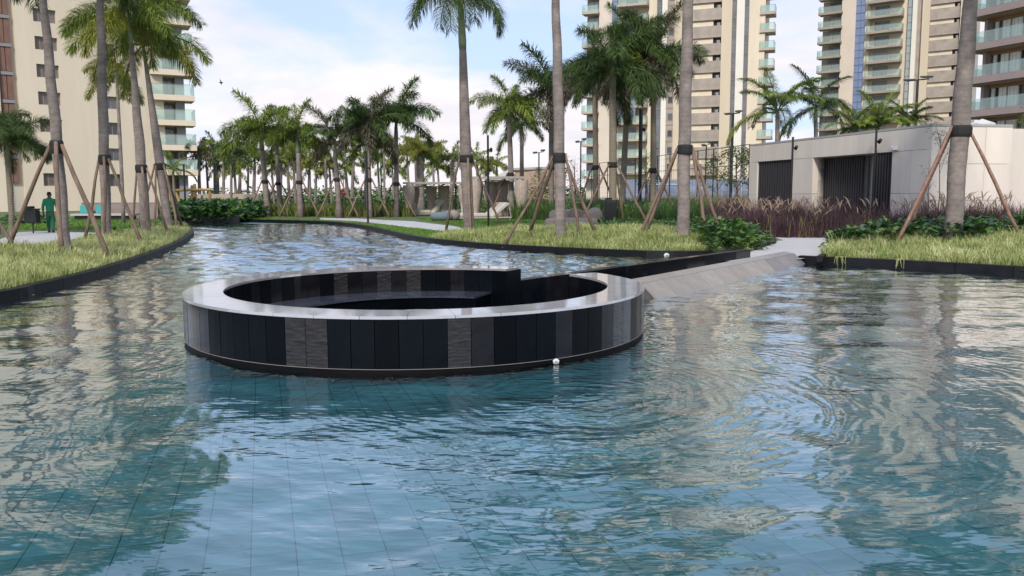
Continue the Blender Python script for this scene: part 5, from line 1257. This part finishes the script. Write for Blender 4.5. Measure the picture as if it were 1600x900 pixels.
def lounger(x0, x1, yseat, ybase, ytop, label, side=1, cushion=fabric):
    b = gp((x0 + x1) / 2, ybase, GZ); Y = b.y; s = Y / F; a = (x0 - 800) * s * .998; e = (x1 - 800) * s * .998; zs = at(800, yseat, Y).z; ztp = at(800, ytop, Y).z
    rt = thing('sun_lounger', label, 'sun lounger', (b.x, Y, GZ)); L = e - a; hx = a + L * .60; w = 1.5
    MB().box(a + .05, e - .1, Y, Y + w, GZ + .12, GZ + .2).build('base', beamw, rt)
    for x, y in ((a + .15, Y + .08), (e - .2, Y + .08), (a + .15, Y + w - .08), (e - .2, Y + w - .08)): MB().box(x - .04, x + .04, y - .04, y + .04, GZ, GZ + .118).build('leg', beamw, rt)
    o = MB().box(a, hx, Y - .02, Y + w + .02, GZ + .203, zs); o = o.build('seat_cushion', cushion, rt); bevel(o, .07, 3)
    tx = e - L * .04
    o = MB(); o.hexa([(hx + .01, Y, zs - .22), (hx + .28, Y, zs - .3), (hx + .28, Y + w, zs - .3), (hx + .01, Y + w, zs - .22), (tx - .33, Y, ztp), (tx, Y, ztp - .10), (tx, Y + w, ztp - .1), (tx - .33, Y + w, ztp)]); o = o.build('back_cushion', cushion, rt); bevel(o, .06, 3)
    MB().tube([(tx - .1, Y + .1, ztp - .2), (e - .1, Y + .1, GZ + .2)], .03, 6).build('back_strut', beamw, rt)
    MB().tube([(tx - .1, Y + w - .1, ztp - .2), (e - .1, Y + w - .1, GZ + .2)], .03, 6).build('back_strut', beamw, rt)
    rt.rotation_euler = (0, 0, R(24)); return rt
lounger(634, 700, 328, 337, 312, 'grey cushioned sun lounger on the left, nearer the slim palm')
lounger(706, 806, 333, 344, 316, 'grey cushioned sun lounger on the right, behind the centre palm')
def blob(mb, c, r, seed=0, n=12, m=8, sq=.8, tilt=0):
    V_ = []
    for j in range(m + 1):
        ph = -PI / 2 + PI * j / m
        for i in range(n):
            th = 2 * PI * i / n; f = lambda v: math.copysign(abs(v) ** sq, v)
            x, y, z = f(math.cos(ph) * math.cos(th)) * r[0], f(math.cos(ph) * math.sin(th)) * r[1], f(math.sin(ph)) * r[2]
            V_.append((c[0] + x * math.cos(tilt) + z * math.sin(tilt), c[1] + y, c[2] - x * math.sin(tilt) + z * math.cos(tilt)))
    mb.add(V_, [(j * n + i, j * n + (i + 1) % n, (j + 1) * n + (i + 1) % n, (j + 1) * n + i) for j in range(m) for i in range(n)]); return mb
b = gp(690, 346, GZ); pf_ = thing('pouf', 'blue-grey soft pouf on the lawn before the right lounger', 'pouf', (b.x, b.y, GZ))
blob(MB(), (b.x, b.y + .3, GZ + .3), (.75, .6, .30)).build('cushion', bluef, pf_, True); blob(MB(), (b.x + .6, b.y + .5, GZ + .36), (.5, .5, .34)).build('side_cushion', taupef, pf_, True)
b = gt(893, 361); sf = thing('outdoor_sofa', 'taupe soft outdoor sofa on the lawn behind the second tall middle palm', 'sofa', b); Y = b.y; s = Y / F
xl, xr = (851 - 800) * s, (943 - 800) * s; cx_ = (xl + xr) / 2; wd = xr - xl; zb = b.z
blob(MB(), (cx_, Y + .6, zb + .26), (wd / 2, .62, .34), sq=.45, n=24, m=10).build('seat', taupef, sf, True)
blob(MB(), (cx_ - wd * .12, Y + .85, zb + .62), (wd * .30, .26, .34), sq=.6, n=20, m=10).build('backrest', taupef, sf, True)
blob(MB(), (xr - .50, Y + .6, zb + .60), (.52, .42, .36), sq=.7, n=20, m=10, tilt=-.5).build('armrest', taupef, sf, True)
blob(MB(), (cx_ + wd * .08, Y + .5, zb + .70), (.42, .17, .27), sq=.5, n=16, tilt=.35).build('pillow', mat('brown_pillow', (.20, .15, .125), .95, .1, 5), sf, True)

# bins
def bin_(x, ybase, x0, x1, ytop, label, onpost=False, ybody=None):
    b = gt(x, ybase); s = b.y / F; w = (x1 - x0) * s; X0 = (x0 - 800) * s; zt = at(x, ytop, b.y).z; rt = thing('litter_bin', label, 'litter bin', b)
    zb_ = b.z if not onpost else at(x, ybody, b.y).z
    o = MB().box(X0, X0 + w, b.y - w * .35, b.y + w * .35, zb_, zt - .12).build('body', black, rt); bevel(o, .03, 2)
    o = MB().box(X0 - .02, X0 + w + .02, b.y - w * .4, b.y + w * .4, zt - .115, zt - .05).build('lid', black, rt); bevel(o, .02, 2)
    MB().box(X0 + w * .12, X0 + w * .6, b.y - w * .3, b.y + w * .3, zt - .047, zt + .05).build('hood', black, rt)
    if onpost: MB().tube([(b.x, b.y, b.z - .05), (b.x, b.y, zb_ - .002)], .03, 8).build('post', black, rt)
bin_(953, 358, 944, 962, 311, 'black upright litter bin beside the taupe sofa')
bin_(52, 363, 43, 62, 322, 'black litter bin on a short post behind the leftmost tall palm', True, 346)

# bench, wall on the left
b = gp(140, 343, GZ); Y = b.y; s = Y / F
bn = thing('stone_bench', 'long low stone bench with teal cushions on the left lawn', 'bench', (b.x, Y, GZ))
xa, xb = (112 - 800) * s, (210 - 800) * s
o = MB().box(xa, xb, Y, Y + 1.0, GZ + .32, GZ + .45).build('seat', beamw, bn); MB().box(xa + .2, xb - .2, Y + .15, Y + .9, GZ, GZ + .318).build('base', black, bn)
gw = thing('garden_wall', 'low taupe garden wall behind the stone bench', 'wall', (b.x, Y + 1.6, GZ)); MB().box(xa, xb + 1, Y + 1.5, Y + 1.75, GZ, GZ + 1.15).build('wall', mat('taupe_wall', (.24, .19, .17), .85, .1, 1), gw); MB().box(xa - .04, xb + 1.04, Y + 1.46, Y + 1.79, GZ + 1.153, GZ + 1.21).build('coping', beamw, gw)
for i, (x0, x1, lab) in enumerate(((119, 135, 'teal cushion on the stone bench, left one'), (144, 158, 'teal cushion on the stone bench, right one'))):
    c0, c1 = (x0 - 800) * s, (x1 - 800) * s
    o = MB().hexa([(c0, Y + .6, GZ + .46), (c1, Y + .6, GZ + .46), (c1 + .1, Y + .95, GZ + .46), (c0 + .1, Y + .95, GZ + .46), (c0 - .1, Y + .9, GZ + .98), (c1 - .1, Y + .9, GZ + .98), (c1 - .1, Y + 1.1, GZ + .98), (c0 - .1, Y + 1.1, GZ + .98)]).build('teal_cushion', tealm); bevel(o, .06, 3); tag(o, lab, 'cushion')
# yellow timber frame before the far hedge
tf = thing('timber_frame', 'yellow timber play frame beside the balconies building', 'timber frame', (at(262, 304, 62).x, 62, GZ)); Y = 62
def P_(x, y, dY=0): return tuple(at(x, y, Y + dY))
for (x0, y0, x1, y1) in ((264, 296, 330, 295), ): MB().tube([P_(x0, y0), P_(x1, y1)], .10, 8).build('beam', yelw, tf)
for (x0, y0, x1, y1) in ((266, 296, 266, 336), (300, 288, 300, 334), (304, 286, 307, 334), (274, 297, 284, 325), (276, 330, 270, 298), (328, 295, 328, 334)): MB().tube([P_(x0, y0, .1), P_(x1, y1, .1)], .11, 8).build('post', yelw, tf)
# orange-pink fence far away
bf = thing('far_wall', 'long low terracotta wall behind the grove of distant palms', 'wall', (at(370, 304, 78).x, 78, GZ))
MB().box(at(300, 304, 80).x, at(405, 304, 80).x, 80, 80.3, GZ, at(400, 302, 80).z).build('wall', mat('terracotta', (.36, .29, .23), .9, .2, 1.5), bf)
# round red sign
sc = at(537, 300, 66); rs_ = thing('round_sign', 'round red sign on a thin post beside the upswept palm', 'sign', (sc.x, 66, GZ))
MB().tube([(sc.x, 66, GZ), (sc.x, 66, at(537, 276, 66).z)], .035, 6).build('post', wframe, rs_)
MB().tube([(sc.x, 65.96, sc.z), (sc.x, 65.92, sc.z)], .26, 20).build('sign_disc', redm, rs_)
MB().box(sc.x - .12, sc.x + .12, 65.90, 65.917, sc.z - .025, sc.z + .025).build('sign_bar', whitep, rs_)
# parasol on the terrace at the right
ps = at(1535, 190, 62); pr = thing('parasol', 'white garden parasol behind the pavilion roof at the right', 'parasol', (ps.x, 62, GZ))
MB().tube([(ps.x, 62, GZ), (ps.x, 62, ps.z + .1)], .04, 6).build('pole', whitep, pr)
mb = MB(); mb.add([(ps.x + .9 * math.cos(k * PI / 4), 62 + .9 * math.sin(k * PI / 4), ps.z - .25) for k in range(8)] + [(ps.x, 62, ps.z + .12)] + [(ps.x + .9 * math.cos(k * PI / 4), 62 + .9 * math.sin(k * PI / 4), ps.z - .38) for k in range(8)], [(k, (k + 1) % 8, 8) for k in range(8)] + [(k, 9 + k, 9 + (k + 1) % 8, (k + 1) % 8) for k in range(8)]); mb.build('canopy', whitep, pr)
# bird
bp_ = at(346, 128, 60); bd = MB()
bd.tube([bp_ + Vector((-.16, 0, .02)), bp_ + Vector((-.06, 0, 0)), bp_ + Vector((.06, 0, 0)), bp_ + Vector((.14, 0, .03))], [.015, .05, .05, .01], 6)
bd.add([bp_ + Vector((-.05, 0, .02)), bp_ + Vector((.06, 0, .02)), bp_ + Vector((-.02, -.1, .2)), bp_ + Vector((-.06, -.15, .32))], [(0, 1, 2), (0, 2, 3)])
bd.add([bp_ + Vector((-.05, 0, .0)), bp_ + Vector((.06, 0, .0)), bp_ + Vector((-.04, .15, -.14)), bp_ + Vector((-.08, .22, -.16))], [(0, 1, 2), (0, 2, 3)])
tag(bd.build('bird', black), 'small dark bird flying in the pale sky left of centre', 'bird')

# ------------------------------------------------------------ the gardener
def skin_obj(name, verts, edges_, radii, m, parent, root_i=0, sub=2):
    me = bpy.data.meshes.new(name); me.from_pydata(verts, edges_, []); me.materials.append(m)
    o = link(name, me, parent)
    md = o.modifiers.new('skin', 'SKIN'); md.use_smooth_shade = True
    for i, r in enumerate(radii):
        sv = me.skin_vertices[0].data[i]; sv.radius = (r, r) if isinstance(r, (int, float)) else r; sv.use_root = (i == root_i)
    s = o.modifiers.new('sub', 'SUBSURF'); s.levels = sub; s.render_levels = sub
    return o
g = gt(80, 362); ps_ = thing('person', 'person in green work clothes walking away along the left path', 'person', g); ps_.rotation_euler = (0, 0, R(18))
ps_.scale = (1.0, 1.0, 1.0)
# local frame: x right, y forward (away), z up; 1.78 m tall
V_ = [(0, 0, .95), (0, 0, 1.12), (0, .02, 1.32), (0, .02, 1.47), (0, .03, 1.56), (0, .05, 1.66), (0, .05, 1.75),
      (-.09, 0, .90), (-.11, .14, .50), (-.11, .10, .09), (-.11, .26, .04),
      (.09, 0, .90), (.11, -.02, .49), (.11, -.24, .14), (.11, -.13, .04),
      (-.19, .02, 1.43), (-.26, -.05, 1.14), (-.27, .03, .90), (-.27, .05, .82),
      (.19, .02, 1.43), (.27, .04, 1.15), (.29, .14, .92), (.29, .17, .85)]
E_ = [(0, 1), (1, 2), (2, 3), (3, 4), (4, 5), (5, 6), (0, 7), (7, 8), (8, 9), (9, 10), (0, 11), (11, 12), (12, 13), (13, 14), (3, 15), (15, 16), (16, 17), (17, 18), (3, 19), (19, 20), (20, 21), (21, 22)]
Rr = [.13, .12, .14, .09, .055, .095, .07, .09, .06, .04, .035, .09, .06, .04, .035, .06, .043, .03, .035, .06, .043, .03, .035]
# fingers
def fingers(V_, E_, Rr, wi, sx):
    wx, wy, wz = V_[wi]
    for k, (dx, dy, l) in enumerate(((-.025, .02, .07), (-.009, .022, .08), (.009, .02, .075), (.024, .015, .06), (.03 * sx, .04, .05))):
        i = len(V_); V_.append((wx + dx, wy + dy, wz - .05)); V_.append((wx + dx * 1.1, wy + dy + .012, wz - .05 - l * .6)); V_.append((wx + dx, wy + dy + .03, wz - .05 - l)); E_ += [(wi, i), (i, i + 1), (i + 1, i + 2)]; Rr += [.011, .0095, .007]
fingers(V_, E_, Rr, 18, 1); fingers(V_, E_, Rr, 22, -1)
skin_obj('body', V_, E_, Rr, skinm, ps_)
skin_obj('shirt', [(0, 0, .88), (0, 0, 1.10), (0, .02, 1.30), (0, .02, 1.45), (0, .03, 1.51), (-.19, .02, 1.43), (-.26, -.05, 1.14), (-.27, .02, .95), (.19, .02, 1.43), (.27, .04, 1.15), (.29, .13, .96)], [(0, 1), (1, 2), (2, 3), (3, 4), (3, 5), (5, 6), (6, 7), (3, 8), (8, 9), (9, 10)], [(.19, .15), (.175, .14), (.20, .15), (.13, .11), .075, .085, .066, .06, .085, .066, .06], greenc, ps_)
skin_obj('trousers', [(0, 0, .98), (0, 0, .90), (-.09, 0, .84), (-.11, .14, .50), (-.11, .10, .12), (.09, 0, .84), (.11, -.02, .49), (.11, -.22, .17)], [(0, 1), (1, 2), (2, 3), (3, 4), (1, 5), (5, 6), (6, 7)], [(.165, .13), (.17, .14), .115, .085, .07, .115, .085, .07], greent, ps_)
for nm, c_ in (('shoe', (-.11, .19, .05)), ('shoe', (.11, -.17, .07))):
    mb = MB(); blob(mb, c_, (.055, .14, .05), sq=.8); me = mb.mesh(nm, black, smooth=True); link(nm, me, ps_)
mb = MB(); blob(mb, (0, .04, 1.725), (.088, .10, .075)); link('hair', mb.mesh('hair', mat('black_hair', (.012, .01, .009), .9), smooth=True), ps_)
for sx_ in (-1, 1):
    mb = MB(); blob(mb, (sx_ * .092, .05, 1.66), (.012, .022, .032)); link('ear', mb.mesh('ear', skinm, smooth=True), ps_)
mb = MB(); blob(mb, (0, .155, 1.65), (.014, .02, .025)); link('nose', mb.mesh('nose', skinm, smooth=True), ps_)
